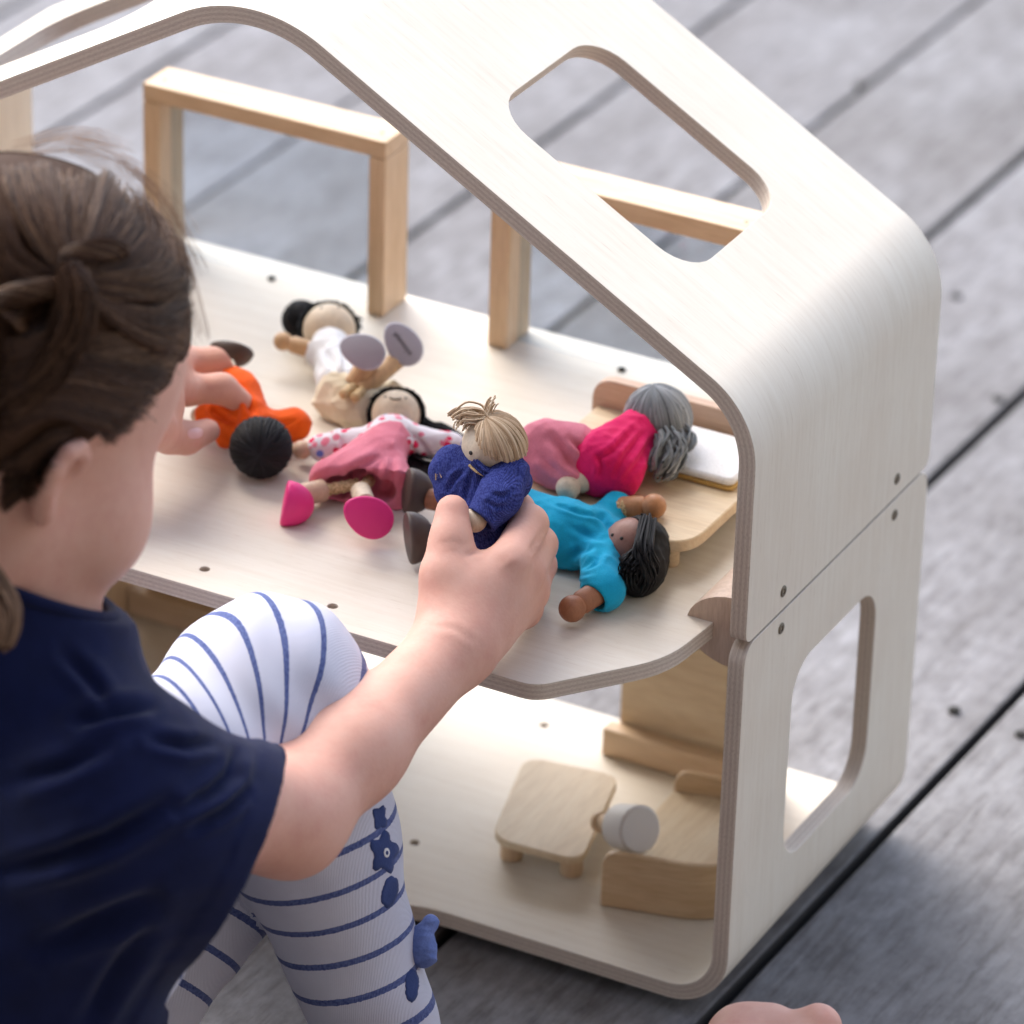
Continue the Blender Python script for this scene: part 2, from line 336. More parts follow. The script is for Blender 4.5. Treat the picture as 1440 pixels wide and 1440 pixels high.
def sheet(name, panels, quads, mapf, thick, mats, parent, bevel=.0007, uvswap=False):
    """a bent or flat plywood sheet. panels: [(outer polygon, [holes])] in (s, y); quads: [(s list, y0, y1)]; mapf(s, y, o) -> xyz"""
    bm = bmesh.new()
    def loop(pts):
        vs = [bm.verts.new((p[0], p[1], 0)) for p in pts]
        return [bm.edges.new((vs[i], vs[(i+1) % len(vs)])) for i in range(len(vs))]
    for outer, holes in panels:
        es = loop(outer)
        for h in holes: es += loop(h)
        bmesh.ops.triangle_fill(bm, edges=es, use_beauty=True, normal=(0, 0, 1))
    for ss, y0, y1 in quads:
        row = [(bm.verts.new((s, y0, 0)), bm.verts.new((s, y1, 0))) for s in ss]
        for (a, b), (c, d) in zip(row, row[1:]): bm.faces.new((a, c, d, b))
    bmesh.ops.remove_doubles(bm, verts=bm.verts, dist=1e-6)
    bmesh.ops.recalc_face_normals(bm, faces=bm.faces)
    bm.verts.ensure_lookup_table()
    flat = [(v.co.x, v.co.y) for v in bm.verts]; idx = {v: i for i, v in enumerate(bm.verts)}
    tops = []
    for f in bm.faces:
        q = [idx[v] for v in f.verts]
        if f.normal.z < 0: q = q[::-1]
        tops.append(q)
    dirs = {}
    for q in tops:
        for a, b in zip(q, q[1:]+q[:1]): dirs[(a, b)] = 1
    bound = [(a, b) for (a, b) in dirs if (b, a) not in dirs]
    bm.free(); n = len(flat)
    v = [mapf(s, y, 0) for s, y in flat]+[mapf(s, y, thick) for s, y in flat]
    faces = []; uvs = []; mi = []
    U = (lambda s, y: (y, s)) if uvswap else (lambda s, y: (s, y))
    for q in tops:
        faces.append(q); uvs.append([U(*flat[i]) for i in q]); mi.append(0)
        faces.append([i+n for i in q[::-1]]); uvs.append([U(flat[i][0]+.37, flat[i][1]) for i in q[::-1]]); mi.append(0)
    for a, b in bound:
        faces.append([b, a, a+n, b+n]); L = flat[a][0]+flat[a][1]; L2 = flat[b][0]+flat[b][1]
        uvs.append([(L2, 0), (L, 0), (L, 1), (L2, 1)]); mi.append(1)
    me = bpy.data.meshes.new(name); me.from_pydata([tuple(map(float, p)) for p in v], [], faces)
    uv = me.uv_layers.new(name='UVMap'); uv.data.foreach_set('uv', [c for q in uvs for p in q for c in p])
    me.polygons.foreach_set('material_index', mi); me.update()
    bm = bmesh.new(); bm.from_mesh(me); bmesh.ops.recalc_face_normals(bm, faces=bm.faces); bm.to_mesh(me); bm.free()
    return obj(name, me, mats, parent, sharp=35, bevel=bevel)

# ------------------------------------------------------------------ signed distance modelling (for bodies and clothes)
class Field:
    def __init__(s, lo, hi, h):
        s.lo = np.asarray(lo, np.float32); s.h = h; s.n = np.ceil((np.asarray(hi)-s.lo)/h).astype(int)+1
        s.d = np.full(tuple(s.n), .05, np.float32)
    def block(s, lo, hi):
        a = np.clip(np.floor((np.asarray(lo)-s.lo)/s.h).astype(int), 0, s.n-1); b = np.clip(np.ceil((np.asarray(hi)-s.lo)/s.h).astype(int)+1, 1, s.n)
        sl = tuple(slice(i, j) for i, j in zip(a, b))
        g = np.meshgrid(*[s.lo[k]+s.h*np.arange(a[k], b[k], dtype=np.float32) for k in range(3)], indexing='ij', sparse=False)
        return sl, g
    def put(s, sl, e, k, op='add'):
        d = s.d[sl]
        if op == 'add':
            if k > 0:
                m = np.maximum(k-np.abs(d-e), 0)/k; s.d[sl] = np.minimum(d, e)-m*m*k*.25
            else: s.d[sl] = np.minimum(d, e)
        else:
            e = -e
            if k > 0:
                m = np.maximum(k-np.abs(d-e), 0)/k; s.d[sl] = np.maximum(d, e)+m*m*k*.25
            else: s.d[sl] = np.maximum(d, e)
    def cone(s, a, b, ra, rb, k=.01, op='add', pad=.03):
        a = np.asarray(a, np.float32); b = np.asarray(b, np.float32); R = max(ra, rb)+k+pad
        sl, g = s.block(np.minimum(a, b)-R, np.maximum(a, b)+R); ab = b-a; L = float(ab@ab)+1e-9
        t = np.clip(((g[0]-a[0])*ab[0]+(g[1]-a[1])*ab[1]+(g[2]-a[2])*ab[2])/L, 0, 1)
        e = np.sqrt((g[0]-a[0]-t*ab[0])**2+(g[1]-a[1]-t*ab[1])**2+(g[2]-a[2]-t*ab[2])**2)-(ra+t*(rb-ra))
        s.put(sl, e, k, op); return s
    def chain(s, pts, rad, k=.01):
        for i in range(len(pts)-1): s.cone(pts[i], pts[i+1], rad[i], rad[i+1], k)
        return s
    def ell(s, c, r, A=None, k=.01, op='add', pad=.03):
        c = np.asarray(c, np.float32); r = np.broadcast_to(np.asarray(r, np.float32), (3,)); A = np.eye(3) if A is None else np.asarray(A, np.float32)
        R = float(max(r))+k+pad; sl, g = s.block(c-R, c+R); q = [g[0]-c[0], g[1]-c[1], g[2]-c[2]]
        l = [sum(A[i][j]*q[j] for j in range(3)) for i in range(3)]
        k0 = np.sqrt(sum((l[i]/r[i])**2 for i in range(3)))+1e-6; k1 = np.sqrt(sum((l[i]/r[i]**2)**2 for i in range(3)))+1e-6
        s.put(sl, k0*(k0-1)/k1, k, op); return s
    def cut(s, p, n, k=0):                  # remove what lies on the +n side of a plane
        p = np.asarray(p); n = nrm(n)
        g = [s.lo[i]+s.h*np.arange(s.n[i], dtype=np.float32) for i in range(3)]
        e = -((g[0]-p[0])*n[0])[:, None, None]-((g[1]-p[1])*n[1])[None, :, None]-((g[2]-p[2])*n[2])[None, None, :]
        s.put((slice(None),)*3, e.astype(np.float32), k, 'sub'); return s
    def wrinkle(s, fn):
        g = np.meshgrid(*[s.lo[k]+s.h*np.arange(s.n[k], dtype=np.float32) for k in range(3)], indexing='ij')
        s.d += fn(*g).astype(np.float32); return s
    def mesh(s, name, smooth=1):
        d = s.d; S = d < 0; n = S.shape
        cnt = np.zeros((n[0]-1, n[1]-1, n[2]-1), np.uint8); cs = [(i, j, k) for i in (0, 1) for j in (0, 1) for k in (0, 1)]
        for i, j, k in cs: cnt += S[i:n[0]-1+i, j:n[1]-1+j, k:n[2]-1+k]
        act = np.argwhere((cnt > 0) & (cnt < 8)); idx = np.full(cnt.shape, -1, np.int32); idx[tuple(act.T)] = np.arange(len(act))
        val = {c: d[act[:, 0]+c[0], act[:, 1]+c[1], act[:, 2]+c[2]] for c in cs}
        acc = np.zeros((len(act), 3)); num = np.zeros(len(act))
        for c in cs:
            for ax in range(3):
                if c[ax] == 0:
                    c2 = list(c); c2[ax] = 1; c2 = tuple(c2); a, b = val[c], val[c2]; m = (a < 0) != (b < 0)
                    t = np.where(m, a/np.where(m, a-b, 1), 0); p = np.tile(np.array(c, float), (len(act), 1)); p[:, ax] = t
                    acc += p*m[:, None]; num += m
        v = s.lo+s.h*(act+acc/num[:, None])
        F_ = []
        for ax in range(3):
            b, c = [(1, 2), (2, 0), (0, 1)][ax]
            a0 = [slice(None)]*3; a1 = [slice(None)]*3; a0[ax] = slice(0, -1); a1[ax] = slice(1, None)
            s0 = S[tuple(a0)]; s1 = S[tuple(a1)]; e = np.argwhere(s0 != s1)
            e = e[(e[:, b] > 0) & (e[:, c] > 0) & (e[:, b] < n[b]-1) & (e[:, c] < n[c]-1)]
            if not len(e): continue
            fl = s0[tuple(e.T)]
            def I(db, dc):
                q = e.copy(); q[:, b] -= db; q[:, c] -= dc; return idx[tuple(q.T)]
            q = np.stack([I(1, 1), I(0, 1), I(0, 0), I(1, 0)], 1); q[~fl] = q[~fl][:, ::-1]; F_.append(q)
        f = np.concatenate(F_)
        e = np.concatenate([f[:, [0, 1]], f[:, [1, 2]], f[:, [2, 3]], f[:, [3, 0]]])
        for _ in range(smooth):
            a = np.zeros_like(v); w = np.zeros(len(v))
            for q in range(3):
                a[:, q] = np.bincount(e[:, 0], v[e[:, 1], q], len(v))+np.bincount(e[:, 1], v[e[:, 0], q], len(v))
            w = np.bincount(e[:, 0], minlength=len(v))+np.bincount(e[:, 1], minlength=len(v))
            v = .5*v+.5*a/np.maximum(w, 1)[:, None]
        s.v, s.f = v, f
        return mesh(name, v, f)
def strands_mesh(name, lines, radii, tones, n=3):
    """thin tapered tubes along many polylines of equal length, with a per-strand tone"""
    L = np.asarray(lines, float); k, m, _ = L.shape
    t = np.gradient(L, axis=1); t /= np.linalg.norm(t, axis=2, keepdims=True)+1e-12
    ref = np.array([.31, .52, .79]); x = np.cross(t, ref); x /= np.linalg.norm(x, axis=2, keepdims=True)+1e-9; y = np.cross(t, x)
    r = np.asarray(radii, float)
    if r.ndim == 1: r = r[:, None]*np.ones((1, m))
    V = np.stack([L+(x*math.cos(a)+y*math.sin(a))*r[:, :, None] for a in np.linspace(0, 2*math.pi, n, endpoint=False)], 2)
    base = np.arange(k*m*n).reshape(k, m, n); a = base[:, :-1]; b = base[:, 1:]
    f = np.stack([a, np.roll(a, -1, 2), np.roll(b, -1, 2), b], -1).reshape(-1, 4)
    me = mesh(name, V.reshape(-1, 3), f)
    at = me.attributes.new('tone', 'FLOAT', 'POINT'); at.data.foreach_set('value', np.repeat(np.asarray(tones, np.float32), m*n))
    return me

# ================================================================== the setting
PHI = 0.0247
g = MB(); g.box((-40, -40, -.30), (40, 40, -.16)); tag(g.build('ground', 'ground', smooth=False), kind='structure')
deck = bpy.data.objects.new('deck', None); COL.objects.link(deck); deck.location = (0, 0, ZD); tag(deck, kind='structure')
gaps = [-.0117+.1487*i for i in range(1, 15)][::-1]+[-.0117, -.1635, -.3138, -.4606, -.6085, -.7564, -.9022]+[-.9022-.1487*i for i in range(1, 20)]
GAPW = .0058
board_mesh = {}
for a, b in zip(gaps, gaps[1:]):
    wd = round((a-b-(GAPW if a > -.4 else .0032))*1000)/1000
    if wd not in board_mesh:
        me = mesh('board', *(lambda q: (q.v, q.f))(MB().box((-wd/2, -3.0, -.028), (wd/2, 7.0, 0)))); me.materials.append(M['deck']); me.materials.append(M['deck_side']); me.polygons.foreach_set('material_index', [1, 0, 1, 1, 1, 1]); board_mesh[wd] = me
    o = bpy.data.objects.new('board', board_mesh[wd]); COL.objects.link(o); o.parent = deck
    o.location = ((a+b)/2, 0, random.uniform(-.0012, .0006)); o.rotation_euler = (0, random.uniform(-.004, .004), -PHI)
    bv = o.modifiers.new('bevel', 'BEVEL'); bv.width = .0022; bv.segments = 2
# assumed veranda, out of view: walls and roof added to block camera-side sky light
for nm, lo_, hi_ in (('added_shade_wall', (-5, -3.2, ZD-.1), (2.2, -3.05, 2.75)), ('added_shade_side_wall', (2.05, -3.04, ZD-.1), (2.2, .9, 2.75)), ('added_shade_roof', (-5, -3.6, 2.76), (2.6, -1.15, 2.88))):
    tag(MB().box(lo_, hi_).build(nm, 'render', smooth=False), kind='structure')
for k in range(-4, 12):
    j = MB().box((-4.5, k*.6-.03, ZD-.12), (2.5, k*.6+.03, ZD-.031)).build('joist', 'ground', deck, smooth=False)
def nail(px, py, r=.0035):
    p = on(px, py, ZD+.0012); MB().lathe(p-np.array([0, 0, .004]), (0, 0, 1), [(0, r), (.0042, r), (.0046, r*.6)], 12).build('nail_head', 'dark', deck, sharp=30)
for q in ((1342, 997), (1436, 1031), (1345, 415), (1210, 120), (1404, 560)): nail(*q)

# ================================================================== doll house
house = thing('doll_house', 'pale plywood dollhouse with bent gable roof, skylight and open front', 'dollhouse', (XR, D/2, 0))
class Path:
    def __init__(s, p, head, side): s.p = np.array(p, float); s.a = head; s.side = side; s.seg = []; s.L = 0
    def line(s, l): s.seg.append((s.L, s.L+l, 'l', s.p.copy(), s.a, 0)); s.p = s.p+l*np.array([math.cos(s.a), math.sin(s.a)]); s.L += l; return s
    def arc(s, R, ang):
        l = R*abs(ang); s.seg.append((s.L, s.L+l, 'a', s.p.copy(), s.a, math.copysign(R, ang)))
        c = s.p+math.copysign(R, ang)*np.array([-math.sin(s.a), math.cos(s.a)]); s.a += ang
        s.p = c-math.copysign(R, ang)*np.array([-math.sin(s.a), math.cos(s.a)]); s.L += l; return s
    def at(s, t):
        for (a, b, k, p, h, R) in s.seg:
            if t <= b+1e-6 or b == s.L:
                if k == 'l': q = p+(t-a)*np.array([math.cos(h), math.sin(h)]); hh = h
                else:
                    c = p+R*np.array([-math.sin(h), math.cos(h)]); hh = h+(t-a)/R; q = c-R*np.array([-math.sin(hh), math.cos(hh)])
                return q, s.side*np.array([-math.sin(hh), math.cos(hh)])
    def map(s, y0=0):
        def f(t, y, o):
            q, n = s.at(t); q = q-n*o; return (q[0], y, q[1])
        return f
W = 2*abs(XR); RB = .033; H2 = math.pi/2
ZT = ZJ-.0016
lo = Path((0, ZT), -H2, 1).line(ZT-RB).arc(RB, -H2).line(W-2*RB).arc(RB, -H2).line(ZT-RB)
S = [q[1] for q in lo.seg]
sx = lambda x: S[1]+(-x-RB)                      # along the bottom
bottom = [(S[1], 0), (S[1], D), (S[2], D), (S[2], 0)]+[(sx(x), y) for x, y in round_poly([(-.44, 0), (-W+.179, 0), (-W+.242, -.0385), (-.242, -.0385), (-.179, 0), (-.12, 0)], [0, .02, .014, .014, .02, 0])]
holes_lo = [circle(sx(-.2043), .1932, .0027), circle(sx(-.2073), .0512, .0027), circle(sx(-.3537), .1932, .0027), circle(sx(-.3507), .0512, .0027)]
win = rrect(ZT-.172, ZT-.0555, .0605, .1625, .021)
side_r = rrect(0, S[0], 0, D, (.011, 0, 0, .011)); L = lo.L
side_l = rrect(S[3], L, 0, D, (0, .011, .011, 0)); win_l = rrect(L-ZT+.0555, L-ZT+.172, .0605, .1625, .021)
arcs = lambda p: [list(np.linspace(a, b, 19)) for (a, b, k, *_) in p.seg if k == 'a']
sheet('lower_shell', [(side_r, [win]), (bottom, holes_lo), (side_l, [win_l])], [(a, 0, D) for a in arcs(lo)], lo.map(), T, ['ply', 'ply_edge'], house)
TH = .5181; ZS = .3398; R1 = .050; R2 = .079
t1 = math.pi/2-TH; l1 = R1*math.tan(t1/2); l2 = R2*math.tan(TH); sl = -XR/math.cos(TH)-l1-l2
# the ridge turns through twice the slope angle
up = Path((0, ZJ), H2, -1).line(ZS-ZJ-l1).arc(R1, t1).line(sl).arc(R2, 2*TH).line(sl).arc(R1, t1).line(ZS-ZJ-l1)
S = [q[1] for q in up.seg]
sky_r = rrect(S[1]+.0735-l1, S[1]+.2005-l1, .0545, .1605, .022)
sky_l = rrect(S[3]+sl+l1-.2005, S[3]+sl+l1-.0735, .0545, .1605, .022)
L = up.L
sheet('roof_shell', [(rrect(0, S[0], 0, D, (.006, 0, 0, .006)), []), (rrect(S[1], S[2], 0, D, 0), [sky_r]), (rrect(S[3], S[4], 0, D, 0), [sky_l]), (rrect(S[5], L, 0, D, (0, .006, .006, 0)), [])],
      [(a, 0, D) for a in arcs(up)], up.map(), T, ['ply', 'ply_edge'], house)
mx = lambda x: -W-x
half = [(-.0678, -.0905), (-.0250, -.0350), (-.0215, .008), (-.0215, .205), (-.055, .2494)]
fl = half+[(mx(x), y) for x, y in half[::-1]]
fl = round_poly(fl, [.008, .018, 0, .01, .01, .01, .01, 0, .018, .008])
pegs = [(-.2618, -.0725), (-.189, -.0725), (mx(-.189), -.0725)]
sheet('upper_floor', [(fl, [circle(x, y, .0027) for x, y in pegs])], [], lambda s, y, o: (s, y, ZF-o), T, ['ply_floor', 'ply_edge'], house)
for sgn in (0, 1):                                # half-round battens that join the two shells
    X = (lambda x: x) if not sgn else mx
    pts = [(-T+.0004, ZJ+.0195)]+[(-T-.027*math.sin(a), ZJ+.0195*math.cos(a)) for a in np.linspace(.25, math.pi-.25, 15)]+[(-T+.0004, ZJ-.0195)]
    m = MB(); n = len(pts); m.add([(X(x), .008, z) for x, z in pts]+[(X(x), .212, z) for x, z in pts], [tuple(range(n)), tuple(range(2*n-1, n-1, -1))]+[(i, (i+1) % n, n+(i+1) % n, n+i) for i in range(n)])
    o = m.build('batten', 'rubber', house, sharp=30)
    bmx = bmesh.new(); bmx.from_mesh(o.data); bmesh.ops.recalc_face_normals(bmx, faces=bmx.faces); bmx.to_mesh(o.data); bmx.free()
    for y in (.0415, .178):
        for z in (ZJ+.0105, ZJ-.0105):
            sg = 1 if not sgn else -1
            b = MB().lathe((X(.0001), y, z), (sg, 0, 0), [(-.002, .0030), (.0003, .0030), (.0006, .0026), (.0006, .0013), (-.0009, .0012)], 18).build('screw', 'screw', house, sharp=35)
# window frames on the upper floor
def frame(x0, x1, y0, y1, zt, lw):
    fr = bpy.data.objects.new('window_frame', None); COL.objects.link(fr); fr.parent = house; fr.location = Vector(((x0+x1)/2, (y0+y1)/2, ZF))-house.location
    for a, b in ((x0, x0+lw), (x1-lw, x1)): MB().box((a, y0, ZF+.0002), (b, y1, zt-lw)).build('post', 'pine_v', fr, smooth=False, bevel=.0008)
    MB().box((x0, y0, zt-lw+.0002), (x1, y1, zt)).build('rail', 'pine_x', fr, smooth=False, bevel=.0008)
    yc = (y0+y1)/2
    MB().box((x0+lw+.0003, yc-.001, ZF+.0004), (x1-lw-.0003, yc+.001, zt-lw-.0002)).build('glass_pane', 'glass', fr, smooth=False)
    MB().lathe(((x0+x1)/2, yc-.003, ZF), (0, 0, 1), [(0, .0022), (.0012, .0022), (.0014, .0016)], 14).build('clip', 'dark', fr, sharp=30)
    for x in (x0+.008, x1-.008): MB().lathe((x, yc-.003, zt-.001), (0, 0, 1), [(0, .0012), (.0012, .0012), (.0013, .0008)], 10).build('nail_head', 'screw', fr, sharp=30)
frame(-.4757, -.3234, .2179, .2444, .3222, .0103)
frame(-.2591, -.1068, .2179, .2444, .3222, .0118)
# rear panels and partition of the ground floor
for a, b in ((-.163, -.064), (-.4660, -.335)):
    MB().box((a+.005, .192, T+.0002), (b, .199, ZF-T-.0005)).build('back_panel', 'birch_x', house, smooth=False, bevel=.0006)
    MB().box((a, .181, T+.0003), (b-.001, .1918, T+.017)).build('skirting', 'pine_x', house, smooth=False, bevel=.0009)
MB().box((-.4735, .03, T+.0002), (-.4665, .1995, ZF-T-.0005)).build('partition', 'pine_v', house, smooth=False, bevel=.0006)
for x, y in ((-.05, .03), (-.05, .19), (-.508, .03), (-.508, .19)):
    MB().lathe((x, y, ZD+.0004), (0, 0, 1), [(0, .008), (-ZD-.0006, .009)], 16).build('foot', 'dark', house, sharp=30)

# ================================================================== furniture
def plate(name, pts, z0, z1, rad, m, parent, bevel=.0008, n=7):
    o = round_poly([(p[0], p[1]) for p in pts], rad, n)
    if sum(o[i][0]*o[(i+1) % len(o)][1]-o[(i+1) % len(o)][0]*o[i][1] for i in range(len(o))) < 0: o = o[::-1]
    k = len(o); q = MB(); q.add([(x, y, z0) for x, y in o]+[(x, y, z1) for x, y in o], [tuple(range(k-1, -1, -1)), tuple(range(k, 2*k))]+[(i, (i+1) % k, k+(i+1) % k, k+i) for i in range(k)])
    return q.build(name, m, parent, sharp=35, bevel=bevel)
def peg(name, p, z0, z1, r, m, parent): return MB().lathe((p[0], p[1], z0), (0, 0, 1), [(0, r*.92), (.001, r), (z1-z0, r)], 16).build(name, m, parent, sharp=35)
# bed on the upper floor
BX0, BX1, BY0, BY1, BH = -.158, -.050, .036, .150, .0205
bed = thing('bed', 'small wooden bed with a rounded headboard on the upper floor', 'bed', ((BX0+BX1)/2, (BY0+BY1)/2, ZF))
plate('bed_base', [(BX0, BY0), (BX1, BY0), (BX1, BY1), (BX0, BY1)], ZF+BH-.0065, ZF+BH, [.02, .02, .004, .004], 'birch_x', bed)
for x in (BX0+.016, BX1-.016):
    for y in (BY0+.014, BY1-.014): peg('leg', (x, y), ZF+.0002, ZF+BH-.0066, .0048, 'birch_y', bed)
hb = round_poly([(BX0-.004, ZF+.008), (BX1+.004, ZF+.008), (BX1+.004, ZF+.036), (BX0-.004, ZF+.036)], [.003, .003, .018, .018], 9); k = len(hb); q = MB()
q.add([(x, BY1+.0003, z) for x, z in hb]+[(x, BY1+.0075, z) for x, z in hb], [tuple(range(k)), tuple(range(2*k-1, k-1, -1))]+[(i, i+k, (i+1) % k+k, (i+1) % k) for i in range(k)])
q.build('headboard', 'pinkboard', bed, sharp=35, bevel=.0008)
pil = thing('pillow', 'white felt pillow lying on the bed beside the grey-haired doll', 'pillow', (-.087, .12, ZF+BH))
PW = [(-.118, .098), (-.056, .098), (-.056, .143), (-.118, .143)]
plate('padding', PW, ZF+BH+.0003, ZF+BH+.0028, .004, 'felt_side', pil); plate('cover', PW, ZF+BH+.0030, ZF+BH+.0072, .005, 'felt', pil, .0016)
# table on the ground floor
ZTAB = T+.0185
tc = [on(690, 1178, ZTAB), on(738, 1062, ZTAB), on(873, 1090, ZTAB), on(818, 1212, ZTAB)]; tcm = sum(tc)/4
table = thing('table', 'low wooden table with rounded square top on the ground floor', 'table', (tcm[0], tcm[1], T))
plate('table_top', tc, ZTAB-.0045, ZTAB, .013, 'birch_y', table, .001)
for c in tc:
    p = tcm+(c-tcm)*.66; peg('leg', p, T+.0002, ZTAB-.0046, .0062, 'pine_v', table)
# sofa
sofa = thing('sofa', 'curved bent wood sofa with pale seat by the side window', 'sofa', (-.07, .115, T))
SD = on(950, 1106, T+.0215)[:2]; SA = np.array([-.0945, .0455])
path = round_poly([(-.0945, .0455), (-.024, .0615), tuple(SD+(SD-SA)*0+np.array([.058, .012])), tuple(SD)], [0, .058, .034, 0], 14)
_d0 = nrm(np.array(path[1])-np.array(path[0])); _d1 = nrm(np.array(path[-2])-np.array(path[-1]))
path = [path[0]]+[tuple(np.array(path[0])+_d0*e) for e in (.0012, .0035, .007)]+path[1:-1]+[tuple(np.array(path[-1])+_d1*e) for e in (.007, .0035, .0012)]+[path[-1]]
def offset(path, d):
    P = np.array(path); t = np.gradient(P, axis=0); t /= np.linalg.norm(t, axis=1)[:, None]; return P+d*np.stack([-t[:, 1], t[:, 0]], 1)
i_, o_ = offset(path, .0042), np.array(path); H = .0335
n = len(path); prof = []; q = MB()
for i in range(n):
    e = min(i, n-1-i); dip = (.0075, .0040, .0012, 0)[min(e, 3)]
    q.v += [(*o_[i], T+.0003), (*o_[i], T+H-dip), (*i_[i], T+H-dip), (*i_[i], T+.0003)]
for i in range(n-1):
    for a in range(4): q.f.append((4*i+a, 4*i+(a+1) % 4, 4*i+4+(a+1) % 4, 4*i+4+a))
q.f += [(3, 2, 1, 0), tuple(4*(n-1)+a for a in range(4))]
o = q.build('backrest', 'bent', sofa, sharp=35, bevel=.001); bmx = bmesh.new(); bmx.from_mesh(o.data); bmesh.ops.recalc_face_normals(bmx, faces=bmx.faces); bmx.to_mesh(o.data); bmx.free()
seat = [tuple(p) for p in offset(path, .0046)]; plate('seat', seat, T+.006, T+.0215, 0, 'birch_y', sofa, .0006)
# lamp lying on the sofa
la = nrm(CR*.50-CW*.78-np.array([0, 0, .06])); lc = on(886, 1164, T+.036)
lamp = thing('toy_lamp', 'grey white toy lamp with a drum shade tipped over on the sofa', 'lamp', lc-np.array([0, 0, .012]))
MB().lathe(lc, la, [(-.0100, .0110), (-.0090, .0117), (.0085, .0128), (.0097, .0115)], 28).build('lamp_shade', 'lamp', lamp, sharp=35)
MB().lathe(lc, la, [(-.026, .0035), (-.025, .0042), (-.0117, .0042)], 16).build('stem', 'pine_v', lamp, sharp=35)
MB().lathe(lc, la, [(-.0290, .0050), (-.0285, .0056), (-.0262, .0056), (-.0260, .0050)], 20).build('base', 'pine_v', lamp, sharp=35)

# ================================================================== dolls
def project(v): d = v-CAM; z = d@CW; return np.stack([722.16+FPX*(d@CR)/z, 717.0-FPX*(d@CU)/z], 1)
def crease(me, lines):
    """push cloth in along a crease and out beside it; lines: (pixel polyline, depth m, half width px)"""
    n = len(me.vertices); v = np.zeros(n*3); me.vertices.foreach_get('co', v); v = v.reshape(-1, 3); no = np.zeros(n*3); me.vertices.foreach_get('normal', no); no = no.reshape(-1, 3)
    q = project(v); face = np.clip(-(no@CW)*2.5, 0, 1); disp = np.zeros(n)
    for P_, dp, wd in lines:
        P_ = np.array(P_, float); bd = np.full(n, 1e9); bs = np.zeros(n); bt = np.zeros(n)
        for k_ in range(len(P_)-1):
            ab = P_[k_+1]-P_[k_]; t = np.clip((q-P_[k_])@ab/(ab@ab), 0, 1); e = q-P_[k_]-t[:, None]*ab; dd = np.linalg.norm(e, axis=1); sg = np.sign(e@np.array([-ab[1], ab[0]])); m_ = dd < bd
            bd = np.where(m_, dd, bd); bs = np.where(m_, sg, bs); bt = np.where(m_, (k_+t)/(len(P_)-1), bt)
        x = bd/wd; pr = -np.exp(-x*x*2.2)+.75*np.exp(-((x-1.35)/.75)**2)*np.where(bs > 0, 1.0, .55); disp += dp*pr*np.sin(np.pi*np.clip(bt*.92+.04, 0, 1))**.6
    v = v+no*(disp*face)[:, None]; me.vertices.foreach_set('co', v.ravel()); me.update()
def folds(seed, amp, k0, k1, n=7):
    r = np.random.default_rng(seed); ws = [(nrm(r.normal(size=3)), r.uniform(k0, k1), r.uniform(0, 6.28), nrm(r.normal(size=3)), r.uniform(.3, .9)) for _ in range(n)]
    def f(x, y, z):
        a = 0
        for d, k, p, e, q in ws: w = np.sin(.5*(k*(d[0]*x+d[1]*y+d[2]*z)+p+q*2.2*np.sin(.45*k*(e[0]*x+e[1]*y+e[2]*z)))); a = a-2.6*((1-np.abs(w))**2.5-.18)
        return amp*a/math.sqrt(n)
    return f
def cloth(name, parent, prims, m, h=.0009, amp=.0006, k=(180, 520), seed=1, cuts=(), subs=(), smooth=1, creases=()):
    P = []
    for p in prims: P += [np.array(p[0])-p[2], np.array(p[0])+p[2], np.array(p[1])-p[3], np.array(p[1])+p[3]]
    P = np.array(P); fd = Field(P.min(0)-.006, P.max(0)+.006, h)
    for p in prims: fd.cone(p[0], p[1], p[2], p[3], p[4] if len(p) > 4 else .006, pad=.012)
    fd.wrinkle(folds(seed, amp, *k))
    for c in subs: fd.cone(c[0], c[1], c[2], c[3], .0015, 'sub', pad=.004)
    for c in cuts: fd.cut(*c)
    me = fd.mesh(name, smooth)
    if creases: crease(me, creases)
    return obj(name, me, m, parent)
def limb(parent, a, b, r, m, name='arm', ball=True):
    a = np.asarray(a); b = np.asarray(b); L = np.linalg.norm(b-a); ax = (b-a)/L
    if ball:
        rb = r*1.12; pr = [(0, r*.9), (.0006, r), (L-rb*2.1, r), (L-rb*1.75, r*.80)]+[(L-rb+rb*math.sin(t), rb*math.cos(t)) for t in np.linspace(-.75, 1.5, 12)]
    else: pr = [(0, r*.9), (.0006, r), (L-.0006, r), (L, r*.9)]
    return MB().lathe(a, ax, pr, 20).build(name, m, parent, sharp=40)
def cord(parent, pts, r=.0026): return MB().tube(pts, [r*(1+.12*math.sin(i*2.4)) for i in range(len(pts))], 10).build('cord', 'rope', parent)
def lerp(a, b, n): return [np.asarray(a)*(1-t)+np.asarray(b)*t for t in np.linspace(0, 1, n)]
def shoe(parent, c, sole, major, m, L=.0255, Wd=.0185, H=.0115):
    Z = -nrm(sole); X = nrm(np.asarray(major)-Z*(np.asarray(major)@Z)); Y = np.cross(Z, X); n = 32; v = []; f = []
    prof = [(0, .90), (.0003, .955), (.0010, 1.0)]+[(.0010+(H-.001)*math.sin(t), math.cos(t)) for t in np.linspace(.15, 1.5, 10)]
    for h, s in prof:
        for a in np.linspace(0, 2*math.pi, n, endpoint=False):
            v.append(np.asarray(c)+Z*h+X*(L/2*s*math.cos(a))+Y*(Wd/2*s*math.sin(a)*(1+.16*math.cos(a))))
    for i in range(len(prof)-1):
        for j in range(n): f.append((i*n+j, i*n+(j+1) % n, (i+1)*n+(j+1) % n, (i+1)*n+j))
    f.append(tuple(range(n-1, -1, -1))); f.append(tuple((len(prof)-1)*n+j for j in range(n)))
    return MB().add(v, f).build('shoe', m, parent, sharp=50), (X, Y, Z)
